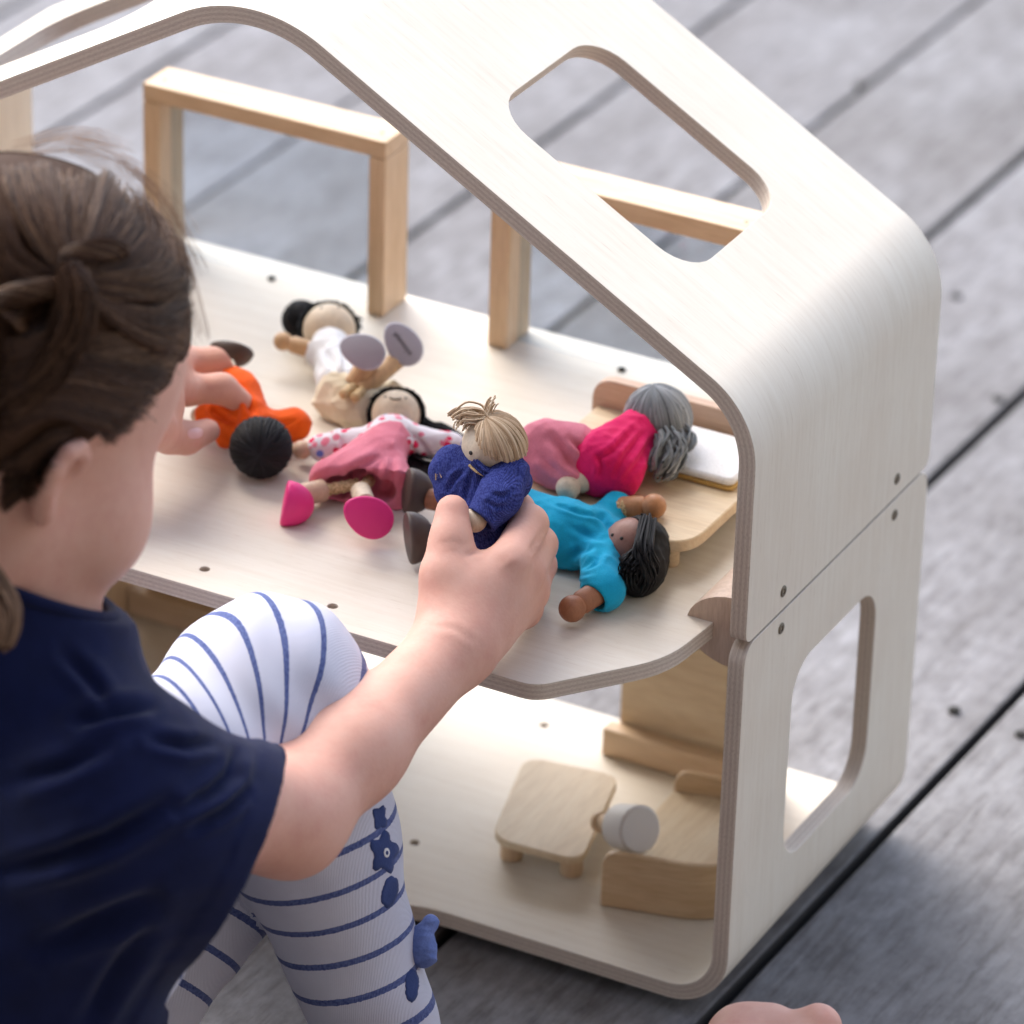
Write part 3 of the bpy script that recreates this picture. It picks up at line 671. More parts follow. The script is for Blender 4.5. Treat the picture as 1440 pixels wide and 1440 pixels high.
def yarn(name, parent, c, R, pole, face, m, n=260, th_back=2.3, th_face=.75, r=.00062, lift=.0012, seed=3, hang=0, wob=.05, sharpness=2.0, layers=2, cap=True):
    rg = np.random.default_rng(seed); c = np.asarray(c); Z = nrm(pole); X = nrm(np.asarray(face)-Z*(np.asarray(face)@Z)); Y = np.cross(Z, X); m_ = 14
    def lim(ph): w = (.5+.5*math.cos(ph))**sharpness; return th_back*(1-w)+th_face*w
    lines = []; tone = []; rad = []
    for i in range(n):
        ph = 2*math.pi*i/n*layers+rg.normal()*.03; tm = lim(ph)*rg.uniform(.93, 1.05); ly = (i % layers)*.0006+rg.uniform(0, .0006)
        t0 = rg.uniform(0, .12); pts = []; w1 = rg.normal()*wob; w2 = rg.normal()*wob
        for t in np.linspace(t0, tm, m_):
            a = ph+w1*math.sin(t*1.6)+w2*math.sin(t*3)*.5; e = X*math.cos(a)+Y*math.sin(a)
            p = c+(R+lift+ly)*(Z*math.cos(t)+e*math.sin(t))
            if hang: p = p+np.array([0, 0, -hang])*max(0, t-1.5)
            pts.append(p)
        lines.append(pts); tone.append(np.clip(rg.normal(.5, .25), 0, 1)); rad.append(r*rg.uniform(.8, 1.15))
    o = obj(name, strands_mesh(name, lines, rad, tone, 5), m, parent)
    if cap:
        v = []; f = []; A = 48; B = 12
        for i in range(A):
            ph = 2*math.pi*i/A
            for j in range(B+1):
                t = lim(ph)*j/B*.98; e = X*math.cos(ph)+Y*math.sin(ph); v.append(c+(R+lift*.7)*(Z*math.cos(t)+e*math.sin(t)))
        for i in range(A):
            for j in range(B): a = i*(B+1)+j; b = ((i+1) % A)*(B+1)+j; f.append((a, a+1, b+1, b))
        me = mesh('hair_base', v, f); at = me.attributes.new('tone', 'FLOAT', 'POINT'); at.data.foreach_set('value', np.full(len(v), .25, np.float32)); obj('hair_base', me, m, o)
    return o
def lock(name, parent, guides, n, spread, r, m, seed=1, tone=(.5, .25), m_=12):
    """a bundle of yarn along a guide polyline; guides: points with a bundle width each"""
    rg = np.random.default_rng(seed); G = np.array([g_[0] for g_ in guides]); Wd = np.array([g_[1] for g_ in guides]); u = np.linspace(0, len(G)-1, m_); lines = []; tn = []; rad = []
    def cr(P, t):
        i = int(min(math.floor(t), len(P)-2)); f_ = t-i; p0, p1, p2, p3 = P[max(i-1, 0)], P[i], P[i+1], P[min(i+2, len(P)-1)]
        return .5*((2*p1)+(-p0+p2)*f_+(2*p0-5*p1+4*p2-p3)*f_**2+(-p0+3*p1-3*p2+p3)*f_**3)
    base = np.array([cr(G, t) for t in u]); wd = np.array([np.interp(t, range(len(G)), Wd) for t in u])
    for i in range(n):
        o1 = rg.normal(size=3)*.55; o1 = o1/max(1, np.linalg.norm(o1)); w = rg.normal(size=3)*.07; ph = rg.uniform(0, 6)
        lines.append(base+o1[None]*wd[:, None]*spread+w[None]*(wd*np.sin(u*2+ph))[:, None]*spread); tn.append(np.clip(rg.normal(*tone), 0, 1)); rad.append(r*rg.uniform(.75, 1.2))
    return obj(name, strands_mesh(name, lines, rad, tn, 4), m, parent)
def dot(name, parent, c, R, d, r, m):
    d = nrm(d); MB().lathe(np.asarray(c)+d*(R-.0006), d, [(0, r), (.0008, r), (.0011, r*.6)], 12).build(name, m, parent)
UPZ = np.array([0, 0, 1.0]); toC = -CW

# --- white-dress doll lying at the back
dA = thing('doll', 'doll in white top and cream skirt with black bun, grey soles raised', 'doll', F(490, 540, 0), 'dolls lying on the upper floor')
hc = F(463, 464, .0155); fd_ = nrm(UPZ*.8+toC*.45+CR*.1); MB().ball(hc, .0143, 32).build('head', 'pale', dA)
yarn('hair', dA, hc, .0143, nrm(nrm(hc-F(490, 540, .0155))+UPZ*.12), fd_, 'yarn_black', 240, 1.75, .62, .0006, seed=5)
bun = F(424, 450, .012); MB().ball(bun, .0088, 24).build('hair_bun', 'yarn_black', dA); yarn('hair_bun_yarn', dA, bun, .0088, nrm(CU+UPZ*.2-CR*.3), -CR, 'yarn_black', 140, 2.9, 2.9, .0006, .0005, seed=8, cap=False)
lock('stray_hair', dA, [(F(488, 447, .016), .002), (F(500, 452, .012), .003), (F(508, 456, .010), .003)], 8, 1, .0005, 'yarn_black', 4)
for a in (-.33, .33): dot('eye', dA, hc, .0143, fd_+np.cross(nrm(hc-F(490, 540, .0155)), UPZ)*a+nrm(hc-F(490, 540, .0155))*.35, .0007, 'ink')
cloth('blouse', dA, [(F(466, 486, .013), F(482, 545, .013), .0105, .0125), (F(462, 490, .014), F(446, 496, .014), .0075, .0065)], 'white', seed=11, creases=[([(455, 490), (468, 512), (472, 540)], .0016, 7), ([(480, 486), (486, 505), (484, 530)], .0014, 6)])
limb(dA, F(447, 495, .0145), F(385, 476, .019), .0046, 'tan')
cloth('skirt', dA, [(F(476, 552, .012), F(505, 572, .0105), .0125, .0118), (F(505, 572, .0105), F(548, 558, .0095), .0112, .0085), (F(468, 566, .008), F(530, 580, .007), .0085, .0075)], 'cream', seed=12, amp=.0008)
limb(dA, F(497, 541, .022), F(520, 505, .034), .0052, 'tan', 'leg', False); limb(dA, F(505, 551, .020), F(562, 503, .029), .0050, 'tan', 'leg', False)
cord(dA, lerp(F(482, 556, .022), F(500, 541, .023), 6)); cord(dA, lerp(F(498, 560, .0215), F(510, 549, .022), 6))
s1 = nrm(toC+CU*.15-CR*.12); shoe(dA, F(509, 493, .046), s1, CR*1.0-CU*.42, 'shoe_grey', .0250, .0180)
s2 = nrm(toC+CU*.05+CR*.25); sh, (sX, sY, sZ) = shoe(dA, F(567, 483, .038), s2, CR*.62-CU*.80, 'shoe_grey', .0255, .0180)
tcu = bpy.data.curves.new('lettering', 'FONT'); tcu.body = 'plantoys'; tcu.size = .0042; tcu.align_x = 'CENTER'; tcu.align_y = 'CENTER'; tcu.extrude = .00008
tob = bpy.data.objects.new('lettering_source', tcu); tme = bpy.data.meshes.new_from_object(tob); bpy.data.objects.remove(tob)
xa, za = sX, -sZ; ya = np.cross(za, xa); cpt = F(567, 483, .038)+za*.00012
tme.transform(Matrix(((xa[0], ya[0], za[0], cpt[0]), (xa[1], ya[1], za[1], cpt[1]), (xa[2], ya[2], za[2], cpt[2]), (0, 0, 0, 1))))
lt_ = obj('lettering', tme, 'ink', None, smooth=False); lt_.parent = sh; lt_.data.transform(Matrix.Translation([-float(x) for x in world_loc(sh)]))

# --- orange doll pinched by the left hand
dB = thing('doll', 'doll in orange suit with round black hair pinched between finger and thumb', 'doll', F(350, 600, 0))
hc = F(367, 629, .0155); MB().ball(hc, .0135, 28).build('head', 'mid', dB)
yarn('hair', dB, hc, .0136, nrm(toC*.75+UPZ*.15-CU*.35), nrm(CU+CW), 'yarn_black', 420, 2.1, 1.75, .0006, .0011, seed=15, wob=.12)
cloth('suit', dB, [(F(357, 602, .015), F(338, 556, .022), .0105, .0108), (F(338, 556, .022), F(326, 535, .026), .0095, .0075), (F(366, 602, .013), F(414, 599, .011), .0078, .0085), (F(340, 600, .014), F(294, 583, .014), .0075, .0078), (F(300, 590, .011), F(318, 614, .009), .006, .006)], 'orange', seed=16, amp=.0006, creases=[([(348, 560), (352, 580), (350, 604)], .0018, 7), ([(375, 590), (392, 598), (415, 592)], .0014, 6), ([(300, 578), (318, 590), (336, 600)], .0018, 6), ([(330, 545), (345, 560), (362, 585)], .0012, 6)])
limb(dB, F(416, 598, .010), F(437, 604, .008), .0036, 'mid'); limb(dB, F(292, 584, .014), F(268, 584, .013), .0036, 'mid')
limb(dB, F(326, 538, .026), F(318, 512, .030), .0046, 'pale', 'leg', False)
shoe(dB, F(327, 489, .030), nrm(CU*.9+CR*.25+CW*.4), nrm(CR+CU*.2), 'shoe_brown', .024, .017, .0105)
shoe(dB, F(306, 500, .024), nrm(CU*.9-CR*.2+CW*.5), nrm(CR+CU*.1), 'shoe_brown', .022, .017, .0105)

# --- girl doll in floral blouse
dC = thing('doll', 'doll in floral blouse and pink skirt with black plait and pink shoes', 'doll', F(530, 650, 0), 'dolls lying on the upper floor')
hc = F(557, 583, .0150); fd_ = nrm(UPZ*.62+toC*.62-CR*.06); MB().ball(hc, .0128, 32).build('head', 'pale', dC)
top = nrm(nrm(hc-F(535, 660, .015))+UPZ*.15)
yarn('hair', dC, hc, .0128, top, fd_, 'yarn_black', 260, 1.95, .58, .0006, .0012, seed=21, wob=.12)
for i in range(18):
    a = -1.1+2.2*i/17; e = np.cross(top, fd_); p = hc+.0141*(top*math.cos(.6)+nrm(fd_*math.cos(a)+e*math.sin(a))*math.sin(.6))
    MB().ball(p, .0011+.0004*random.random(), 8).build('curl', 'yarn_black', dC)
rt = nrm(np.cross(fd_, top))
for a in (-.42, .42): dot('eye', dC, hc, .0128, fd_+rt*a+top*.30, .00055, 'ink')
MB().tube([hc+.0130*nrm(fd_+rt*a-top*(.02+.10*(1-(a/.22)**2))+top*.22) for a in np.linspace(-.22, .22, 9)], .0003, 6).build('mouth', 'ink', dC)
cloth('blouse', dC, [(F(552, 612, .0125), F(535, 640, .013), .0112, .0115), (F(545, 617, .014), F(452, 629, .0095), .0085, .0074), (F(560, 615, .014), F(634, 628, .0095), .0085, .0074)], 'floral', seed=22, amp=.0004, creases=[([(532, 608), (520, 622), (505, 632)], .0014, 6), ([(575, 608), (590, 622), (600, 634)], .0014, 6), ([(480, 616), (484, 628), (480, 640)], .0010, 5)])
limb(dC, F(455, 629, .0095), F(411, 634, .008), .0044, 'mid'); limb(dC, F(632, 628, .009), F(655, 634, .008), .0044, 'mid')
lock('plait', dC, [(F(585, 585, .012), .003), (F(604, 602, .008), .0035), (F(622, 606, .006), .004), (F(648, 622, .004), .004)], 46, 1, .00065, 'yarn_black', 23)
lock('plait', dC, [(F(575, 640, .006), .003), (F(590, 655, .005), .005), (F(612, 662, .0045), .006), (F(630, 668, .0035), .004)], 46, 1, .00065, 'yarn_black', 24)
S0 = F(548, 622, .014); cloth('skirt', dC, [(S0, F(505, 668, .013), .0115, .0135), (F(530, 640, .013), F(466, 672, .011), .0115, .0105), (F(535, 645, .013), F(553, 690, .012), .0115, .0115), (F(470, 675, .010), F(553, 694, .011), .0085, .0095)], 'pink', seed=25, amp=.0005, creases=[([(545, 632), (520, 650), (480, 672)], .0016, 8), ([(553, 635), (552, 660), (548, 690)], .0016, 8), ([(550, 632), (532, 660), (510, 685)], .0010, 7)],
      cuts=[(F(508, 688, .01), nrm((F(508, 688, .01)-F(540, 625, .01))))], subs=[(F(515, 672, .012), F(495, 712, .010), .009, .0125), (F(480, 672, .010), F(470, 705, .008), .0062, .008), (F(540, 680, .011), F(530, 720, .009), .0068, .0085)])
cord(dC, lerp(F(505, 680, .011), F(455, 690, .0085), 14), .0032); cord(dC, lerp(F(520, 675, .012), F(506, 692, .013), 8), .0032)
limb(dC, F(456, 689, .0085), F(417, 698, .0088), .0058, 'mid', 'leg', False); limb(dC, F(507, 690, .013), F(514, 708, .014), .0052, 'pale', 'leg', False)
shoe(dC, F(399, 707, .0105), nrm(-CR+CU*.18+toC*.12), nrm(CU*.95+CR*.12+UPZ*.3), 'shoe_pink', .0235, .0175, .0155)
shoe(dC, F(518, 727, .0175), nrm(toC*.95-CU*.18+CR*.1), nrm(CR-CU*.55), 'shoe_pink', .0265, .0205, .012)

# --- blue-tunic doll
dE = thing('doll', 'brown-skinned doll in bright blue tunic with long black hair', 'doll', F(800, 780, 0), 'dolls lying on the upper floor')
hc = F(888, 768, .0165); fd_ = nrm(UPZ*.55+toC*.75-CR*.50+CU*.20); MB().ball(hc, .0142, 32).build('head', 'brownface', dE)
pole = nrm(CR*.95-CU*.35+UPZ*.25)
yarn('hair', dE, hc, .0142, pole, fd_, 'yarn_black', 420, 1.75, .85, .0006, .0012, seed=31, wob=.1)
cloth('hair_mass', dE, [(hc+.004*CR, F(897, 800, .0115), .0150, .0118), (F(897, 800, .0115), F(890, 816, .008), .0115, .0070), (F(910, 790, .012), F(905, 812, .008), .0095, .0075)], 'yarn_black', seed=37, amp=.0003, k=(600, 1200), subs=[(hc+fd_*.010-CR*.003, hc+fd_*.03-CR*.006, .0125, .016)])
lock('hair_fall', dE, [(hc+.0155*nrm(CR*.4+UPZ*.6+CU*.1), .004), (F(905, 776, .030), .005), (F(912, 800, .018), .006), (F(902, 820, .007), .006)], 90, 1, .0006, 'yarn_black', 33)
lock('hair_fall', dE, [(hc+.0155*nrm(CR*.1+UPZ*.5-CU*.5), .004), (F(885, 795, .024), .005), (F(884, 812, .014), .005), (F(890, 824, .006), .005)], 70, 1, .0006, 'yarn_black', 38)
for px, py in ((874, 757), (861, 752)): d_ = ray(px, py); b_ = d_@(CAM-hc); t_ = (-b_-math.sqrt(max(b_*b_-(d_@d_)*((CAM-hc)@(CAM-hc)-.0142**2), 0)))/(d_@d_); dot('eye', dE, hc, .0142, CAM+d_*t_-hc, .0009, 'ink')
cloth('tunic', dE, [(F(858, 765, .0135), F(800, 752, .0145), .0125, .0165), (F(800, 752, .0145), F(738, 738, .0135), .0165, .0175), (F(845, 785, .013), F(848, 829, .0105), .0105, .0112), (F(846, 745, .015), F(868, 714, .020), .0105, .0084)], 'cyan', seed=34, amp=.00035, creases=[([(772, 706), (815, 722), (850, 728)], .0010, 4), ([(768, 800), (800, 812), (836, 806)], .0010, 4), ([(846, 775), (838, 790), (822, 800)], .0020, 7), ([(858, 745), (850, 732), (838, 722)], .0018, 6), ([(800, 740), (826, 752), (850, 760)], .0012, 7), ([(790, 790), (815, 775), (838, 772)], .0012, 7)],
      subs=[(F(840, 836, .009), F(815, 858, .008), .0066, .0072)], cuts=[])
limb(dE, F(848, 828, .0105), F(792, 864, .0085), .0060, 'brown'); limb(dE, F(872, 714, .022), F(936, 711, .0285), .0056, 'ochre')
cord(dE, lerp(F(868, 717, .022), F(884, 714, .0235), 6), .0048)
limb(dE, F(700, 722, .013), F(602, 701, .0135), .0055, 'brown', 'leg', False); limb(dE, F(690, 768, .011), F(602, 762, .012), .0055, 'brown', 'leg', False)
cloth('trousers', dE, [(F(735, 735, .013), F(680, 722, .0125), .013, .010), (F(725, 750, .012), F(610, 764, .0115), .0115, .0088)], 'denim', seed=36, amp=.0005)
shoe(dE, F(571, 690, .016), nrm(-CR*.95+CU*.1+toC*.28), nrm(CU+CR*.25), 'shoe_brown', .0235, .0190, .0150)
shoe(dE, F(573, 757, .0150), nrm(-CR*.97-CU*.1+toC*.22), nrm(CU-CR*.13), 'shoe_brown', .0265, .0195, .0135)

# --- grey-haired doll on the bed
BZ = BH+.0
dF = thing('doll', 'grey-haired doll in magenta top and pink skirt lying on the bed', 'doll', F(860, 640, BH))
hc = F(925, 588, BH+.0215); MB().ball(hc, .0150, 28).build('head', 'pale', dF)
yarn('hair', dF, hc, .0148, nrm(CU*.85+toC*.35-CR*.12), nrm(-CR*.9+CW*.45), 'yarn_grey', 340, 2.15, 1.15, .00075, .0013, seed=41, wob=.04)
lock('hair_knot', dF, [(F(938, 615, BH+.022), .006), (F(945, 632, BH+.018), .008), (F(936, 650, BH+.013), .0085), (F(930, 660, BH+.010), .006)], 90, 1, .0009, 'yarn_grey', 42)
lock('hair_knot', dF, [(F(950, 600, BH+.022), .004), (F(963, 612, BH+.018), .005), (F(963, 628, BH+.016), .005), (F(957, 634, BH+.014), .003)], 40, 1, .0009, 'yarn_grey', 43)
cloth('top', dF, [(F(899, 607, BH+.0185), F(848, 652, BH+.013), .0125, .0165), (F(880, 630, BH+.016), F(873, 665, BH+.011), .0115, .012), (F(850, 648, BH+.0125), F(836, 640, BH+.012), .0145, .012), (F(855, 665, BH+.010), F(842, 672, BH+.009), .010, .0075)], 'magenta', seed=44, amp=.0005, creases=[([(902, 612), (880, 640), (866, 668)], .0016, 6), ([(890, 606), (862, 634), (838, 648)], .0014, 6), ([(915, 620), (900, 648), (880, 672)], .0014, 6), ([(840, 640), (846, 656), (842, 672)], .0014, 5)])
limb(dF, F(846, 664, BH+.010), F(785, 693, BH+.0062), .0056, 'pale')
cloth('skirt', dF, [(F(838, 645, BH+.012), F(800, 640, BH+.0125), .0120, .0155), (F(800, 640, BH+.0125), F(768, 634, BH+.012), .0155, .0165), (F(772, 655, BH+.010), F(800, 668, BH+.009), .010, .0095)], 'pink', seed=45, amp=.0006, k=(120, 330), creases=[([(775, 616), (790, 630), (800, 650), (822, 662)], .0026, 9), ([(760, 640), (772, 655), (790, 668)], .0016, 7), ([(800, 618), (815, 630), (828, 640)], .0016, 6)])
limb(dF, F(762, 652, BH+.008), F(742, 651, BH+.0075), .0045, 'tan', 'leg', False); cord(dF, lerp(F(748, 650, BH+.012), F(736, 655, BH+.010), 5))

# --- boy doll held in the right hand
GD = 2.428
P = lambda x, y, d=0: dep(x, y, GD+d)
dD = thing('doll', 'blond yarn-haired doll in blue denim jacket held in the right hand', 'doll', P(680, 800))
hc = P(692, 627); fdir = nrm(-CR*.93-CU*.42-CW*.18+UPZ*.05); MB().ball(hc, .0148, 32).build('head', 'pale', dD)
crown = nrm(CU*.80-CR*.20-CW*.52)
yarn('hair', dD, hc, .0147, crown, nrm(-CR*.95-CU*.45-CW*.10), 'yarn_blond', 460, 1.85, .14, .00055, .0012, seed=51, wob=.06, sharpness=2.6)
lock('fringe', dD, [(hc+.0158*crown, .003), (P(672, 581, -.006), .0045), (P(655, 578, -.006), .0045), (P(639, 586, -.006), .0035)], 34, 1, .00045, 'yarn_blond', 52, (.75, .2))
lock('fringe', dD, [(hc+.0158*crown, .003), (P(668, 590, -.008), .004), (P(655, 590, -.007), .005), (P(648, 600, -.006), .004)], 22, 1, .00045, 'yarn_blond', 53, (.7, .2))
lock('fringe', dD, [(hc+.0155*crown, .0025), (P(690, 570, -.008), .003), (P(694, 565, -.007), .003)], 12, 1, .00045, 'yarn_blond', 54, (.7, .2))
d_ = ray(662, 637); b_ = d_@(CAM-hc); t_ = (-b_-math.sqrt(max(b_*b_-(d_@d_)*((CAM-hc)@(CAM-hc)-.0148**2), 0)))/(d_@d_); dot('eye', dD, hc, .0148, CAM+d_*t_-hc, .0011, 'ink')
cloth('jacket', dD, [(P(684, 666), P(674, 725, .002), .0115, .0138), (P(674, 725, .002), P(676, 752, .002), .0138, .0145), (P(668, 664, .004), P(636, 652, .004), .0095, .0080), (P(636, 652, .004), P(622, 664, .002), .0080, .0068), (P(632, 694, .000), P(652, 672, .0), .0068, .0085), (P(708, 662, .004), P(722, 678, .012), .0105, .009)], 'denim', h=.0008, seed=55, amp=.0004, creases=[([(664, 664), (655, 695), (652, 738)], .0011, 5), ([(700, 662), (688, 690), (672, 716)], .0018, 6), ([(712, 690), (704, 716), (690, 740)], .0018, 6), ([(652, 662), (640, 672), (630, 690)], .0014, 5), ([(660, 700), (668, 726), (670, 750)], .0012, 5)],
      subs=[])
cloth('sleeve', dD, [(P(714, 668, -.004), P(702, 700, -.0145), .0108, .0096), (P(702, 700, -.0145), P(680, 727, -.0185), .0096, .0086)], 'denim', h=.0007, seed=60, amp=.0003, k=(400, 900), subs=[(P(678, 729, -.0188), P(655, 742, -.0205), .0064, .0072)], cuts=[(P(674, 732, -.0188), nrm(P(674, 732, -.0188)-P(702, 700, -.0145)))], creases=[([(722, 690), (706, 698), (692, 694)], .0008, 4), ([(716, 710), (700, 714), (684, 706)], .0008, 4)])
limb(dD, P(690, 716, -.0165), P(653, 741, -.0195), .0054, 'pale'); limb(dD, P(625, 659, .003), P(612, 667, .001), .0046, 'pale')
lock('collar', dD, [(P(668, 652, -.012), .002), (P(688, 668, -.013), .0022), (P(712, 668, -.009), .0022), (P(726, 655, .002), .0022), (P(730, 684, .008), .003)], 40, 1, .0005, 'denim', 56)
lock('stitching', dD, [(P(660, 654, -.012), .0005), (P(672, 664, -.0135), .0006), (P(690, 672, -.0140), .0006)], 6, 1, .00035, 'rope', 57)
lock('frayed_cuff', dD, [(P(616, 664, -.004), .0015), (P(618, 672, -.004), .0025)], 14, 1, .0003, 'yarn_blond', 58)
cloth('jeans', dD, [(P(678, 752, .002), P(668, 790, .0), .0140, .0125)], 'denim', seed=59)

# ================================================================== the child
kid = thing('person', 'child in navy t-shirt and striped leggings crouching at the dollhouse', 'person', (-.20, -.30, ZD))
HC = dep(5, 487, 2.20)
hF = nrm((.27, .80, -.54)); hU = nrm(np.array([.174, .513, .84])); hU = nrm(hU-hF*(hU@hF)); hR = np.cross(hF, hU)
HA = np.stack([hF, hR, hU])
def Hd(f, r, u): return HC+hF*f+hR*r+hU*u
bR = nrm((.95, -.32, 0)); NK = dep(0, 888, 2.225)
shR = NK+.078*bR-np.array([0, 0, .044]); shL = NK-.085*bR-np.array([0, 0, .032])
pel = dep(-70, 1430, 2.29)
elR = dep(405, 1152, 2.30); wrR = dep(642, 905, 2.388)
wrL = dep(190, 568, 2.535); elL = dep(-70, 800, 2.50)
kneeR = dep(376, 990, 2.362); hipR = dep(60, 1285, 2.268); ankR = dep(534, 1462, 2.435)
kneeL = dep(330, 1120, 2.452); hipL = dep(-60, 1290, 2.36); ankL = dep(170, 1485, 2.425)
pts = np.array([HC-.13, HC+.13, elR, wrR, wrL, kneeR, hipR, ankR, kneeL, ankL, pel, dep(770, 700, 2.45), dep(560, 1600, 2.45), ankL-.07, ankR-.07, shR-.09, shL-.09, dep(345, 480, 2.56)])
B = Field(pts.min(0)-.035, pts.max(0)+.035, .0021)
# head
B.ell(HC, (.0895, .0695, .0815), HA, .01); B.ell(Hd(.030, 0, -.048), (.056, .055, .060), HA, .02)
for s_ in (1, -1):
    B.ell(Hd(.048, .038*s_, -.057), (.033, .030, .033), HA, .018); B.cone(Hd(.062, .012*s_, -.092), Hd(.006, .046*s_, -.066), .016, .017, .02)
    B.ell(Hd(.0795, .029*s_, -.020), (.012, .014, .009), HA, .012, 'sub')
B.ell(Hd(.064, 0, -.098), (.020, .019, .015), HA, .015); B.cone(Hd(.052, .022, -.093), Hd(.004, .044, -.078), .013, .012, .014); B.cone(Hd(.052, -.022, -.093), Hd(.004, -.044, -.078), .013, .012, .014); B.ell(Hd(.088, 0, -.044), (.011, .011, .009), HA, .010); B.cone(Hd(.080, 0, -.014), Hd(.088, 0, -.038), .007, .007, .012)
B.ell(Hd(.083, 0, -.068), (.008, .015, .005), HA, .006); B.ell(Hd(.081, 0, -.077), (.008, .013, .005), HA, .006)
def ear(sg):
    o = lambda f, r, u: Hd(f, (.0655+r)*sg, u)
    B.ell(o(-.008, .001, -.039), (.009, .005, .015), HA, .006)
    rim = [(.002, .003, -.032), (-.001, .006, -.025), (-.008, .009, -.0215), (-.015, .011, -.025), (-.0175, .011, -.034), (-.015, .009, -.044), (-.009, .006, -.051), (-.003, .003, -.055)]
    for a, b in zip(rim, rim[1:]): B.cone(o(*a), o(*b), .0036, .0036, .004)
    B.ell(o(-.005, .003, -.055), (.0046, .0034, .0055), HA, .004); B.ell(o(-.0075, .009, -.036), (.0054, .0050, .0088), HA, .0025, 'sub')
ear(1); ear(-1)
B.cone(Hd(-.034, 0, -.060), NK+np.array([0, 0, .005]), .035, .038, .02)
# trunk and arms
B.cone(NK-np.array([0, 0, .045]), pel, .055, .070, .03); B.cone(shR, shL, .034, .034, .03)
B.chain([shR, shR*.5+elR*.5, elR], [.033, .0285, .0242], .014)
mid = elR*.62+wrR*.38
B.chain([elR, mid, wrR], [.0242, .0215, .0180], .016)
B.chain([shL, elL, elL*.6+wrL*.4, wrL], [.033, .027, .026, .019], .014)
# right hand: palm, four curled fingers, thumb on the near side
kn = [dep(716, 792, 2.397), dep(736, 806, 2.412), dep(743, 830, 2.427), dep(735, 856, 2.440)]
B.cone(wrR, dep(682, 838, 2.402), .0182, .0190, .014)
for k_ in kn: B.cone(dep(664, 872, 2.402), k_, .0170, .0098, .010)
B.ell(dep(645, 842, 2.397), (.014, .015, .020), None, .014)
fingers = [[kn[0], dep(744, 737, 2.424), dep(727, 716, 2.449), dep(700, 728, 2.456)], [kn[1], dep(757, 766, 2.444), dep(737, 741, 2.468), dep(705, 752, 2.470)],
           [kn[2], dep(757, 795, 2.458), dep(733, 772, 2.478), dep(703, 780, 2.476)], [kn[3], dep(743, 826, 2.466), dep(722, 803, 2.480), dep(698, 808, 2.476)]]
frad = [(.0104, .0092, .0082, .0070), (.0104, .0092, .0082, .0070), (.0100, .0088, .0078, .0068), (.0090, .0078, .0070, .0060)]
for q, r_ in zip(fingers, frad): B.chain(q, r_, .0035)
B.chain([dep(632, 866, 2.392), dep(626, 808, 2.393), dep(634, 760, 2.397), dep(636, 719, 2.402)], [.0140, .0112, .0095, .0082], .006)
# left hand pinching the orange doll
LH = dep(205, 566, 2.530)
B.cone(wrL, LH, .019, .019, .012)
lf = [[dep(225, 540, 2.538), F(262, 548, .034), F(312, 546, .034), F(340, 566, .026)], [dep(222, 520, 2.545), F(255, 510, .036), F(306, 508, .034), F(330, 528, .026)], [dep(218, 505, 2.555), F(248, 492, .034), F(282, 494, .030), F(300, 508, .022)],
      [dep(215, 600, 2.515), F(238, 612, .030), F(262, 616, .026), F(292, 606, .022)]]
for q, r_ in zip(lf, [(.012, .0082, .0076, .0064), (.012, .0082, .0076, .0064), (.011, .0078, .0072, .0062), (.012, .0092, .0082, .0066)]): B.chain(q, r_, .004)
# legs and feet (under the leggings)
B.chain([hipR, kneeR, kneeR*.5+ankR*.5, ankR], [.050, .036, .030, .022], .02); B.chain([hipL, kneeL, kneeL*.5+ankL*.5, ankL], [.048, .030, .026, .020], .02)
for a in (ankR, ankL):
    z = ZD+.016; h_ = np.array([a[0]-.012, a[1]-.018, z]); t_ = np.array([a[0]+.022, a[1]+.055, z-.004])
    B.cone(a, h_, .021, .0155, .012); B.cone(h_, t_, .0150, .0150, .01); B.cone(a, t_, .018, .012, .012)
    sd_ = nrm(np.cross(t_-h_, UPZ))
    for j, o_ in enumerate((-.012, -.005, .002, .008, .014)): B.cone(t_+sd_*o_, t_+sd_*o_*1.15+nrm(t_-h_)*(.017-.002*j), .0075-.0007*j, .0066-.0007*j, .003)
bme = B.mesh('body', 2)
crease(bme, [([(596, 878), (640, 884), (676, 908)], .0004, 6), ([(616, 766), (636, 761), (656, 768)], .0003, 4), ([(745, 776), (753, 762), (762, 747)], .0010, 4), ([(690, 765), (672, 775), (655, 781)], .0010, 5), ([(706, 800), (716, 790), (728, 786)], -.0004, 7)])
body = obj('body', bme, ['skin', 'navy', 'stripe'], kid)
# what the clothes cover takes the clothes' own cloth
def near(v, a, b): ab = b-a; t = np.clip((v-a)@ab/(ab@ab), 0, 1); return np.linalg.norm(v-a-t[:, None]*ab, axis=1)
fc = B.v[B.f].mean(1); mi_ = np.zeros(len(fc), np.int32)
dz = np.minimum(near(fc, NK-np.array([0, 0, .03]), pel), near(fc, shR, shL)); up_ = shR*.45+elR*.55
sAx = nrm(CR*.88-CU*.42+CW*.22); hem = dep(330, 1168, 2.270)
cov = ((fc-hem)@sAx < -.012) & (np.linalg.norm(fc-HC, axis=1) > .140) & (dz < .09) & ((fc-NK)@nrm(Hd(-.03, 0, -.06)-NK) < .018) | (near(fc, shR, up_) < .045) & ((fc-hem)@sAx < -.012)
lc_ = np.minimum.reduce([near(fc, hipR, kneeR), near(fc, kneeR, ankR), near(fc, hipL, kneeL), near(fc, kneeL, ankL)]); arm_ = np.minimum.reduce([near(fc, elR, wrR), near(fc, up_, elR)])
mi_[cov] = 1; mi_[(lc_ < .06) & (fc[:, 2] > ZD+.035) & (arm_ > .034) & ~cov] = 2
body.data.polygons.foreach_set('material_index', mi_)
bodybvh = bvhtree.BVHTree.FromPolygons([tuple(p) for p in B.v.tolist()], B.f.tolist())
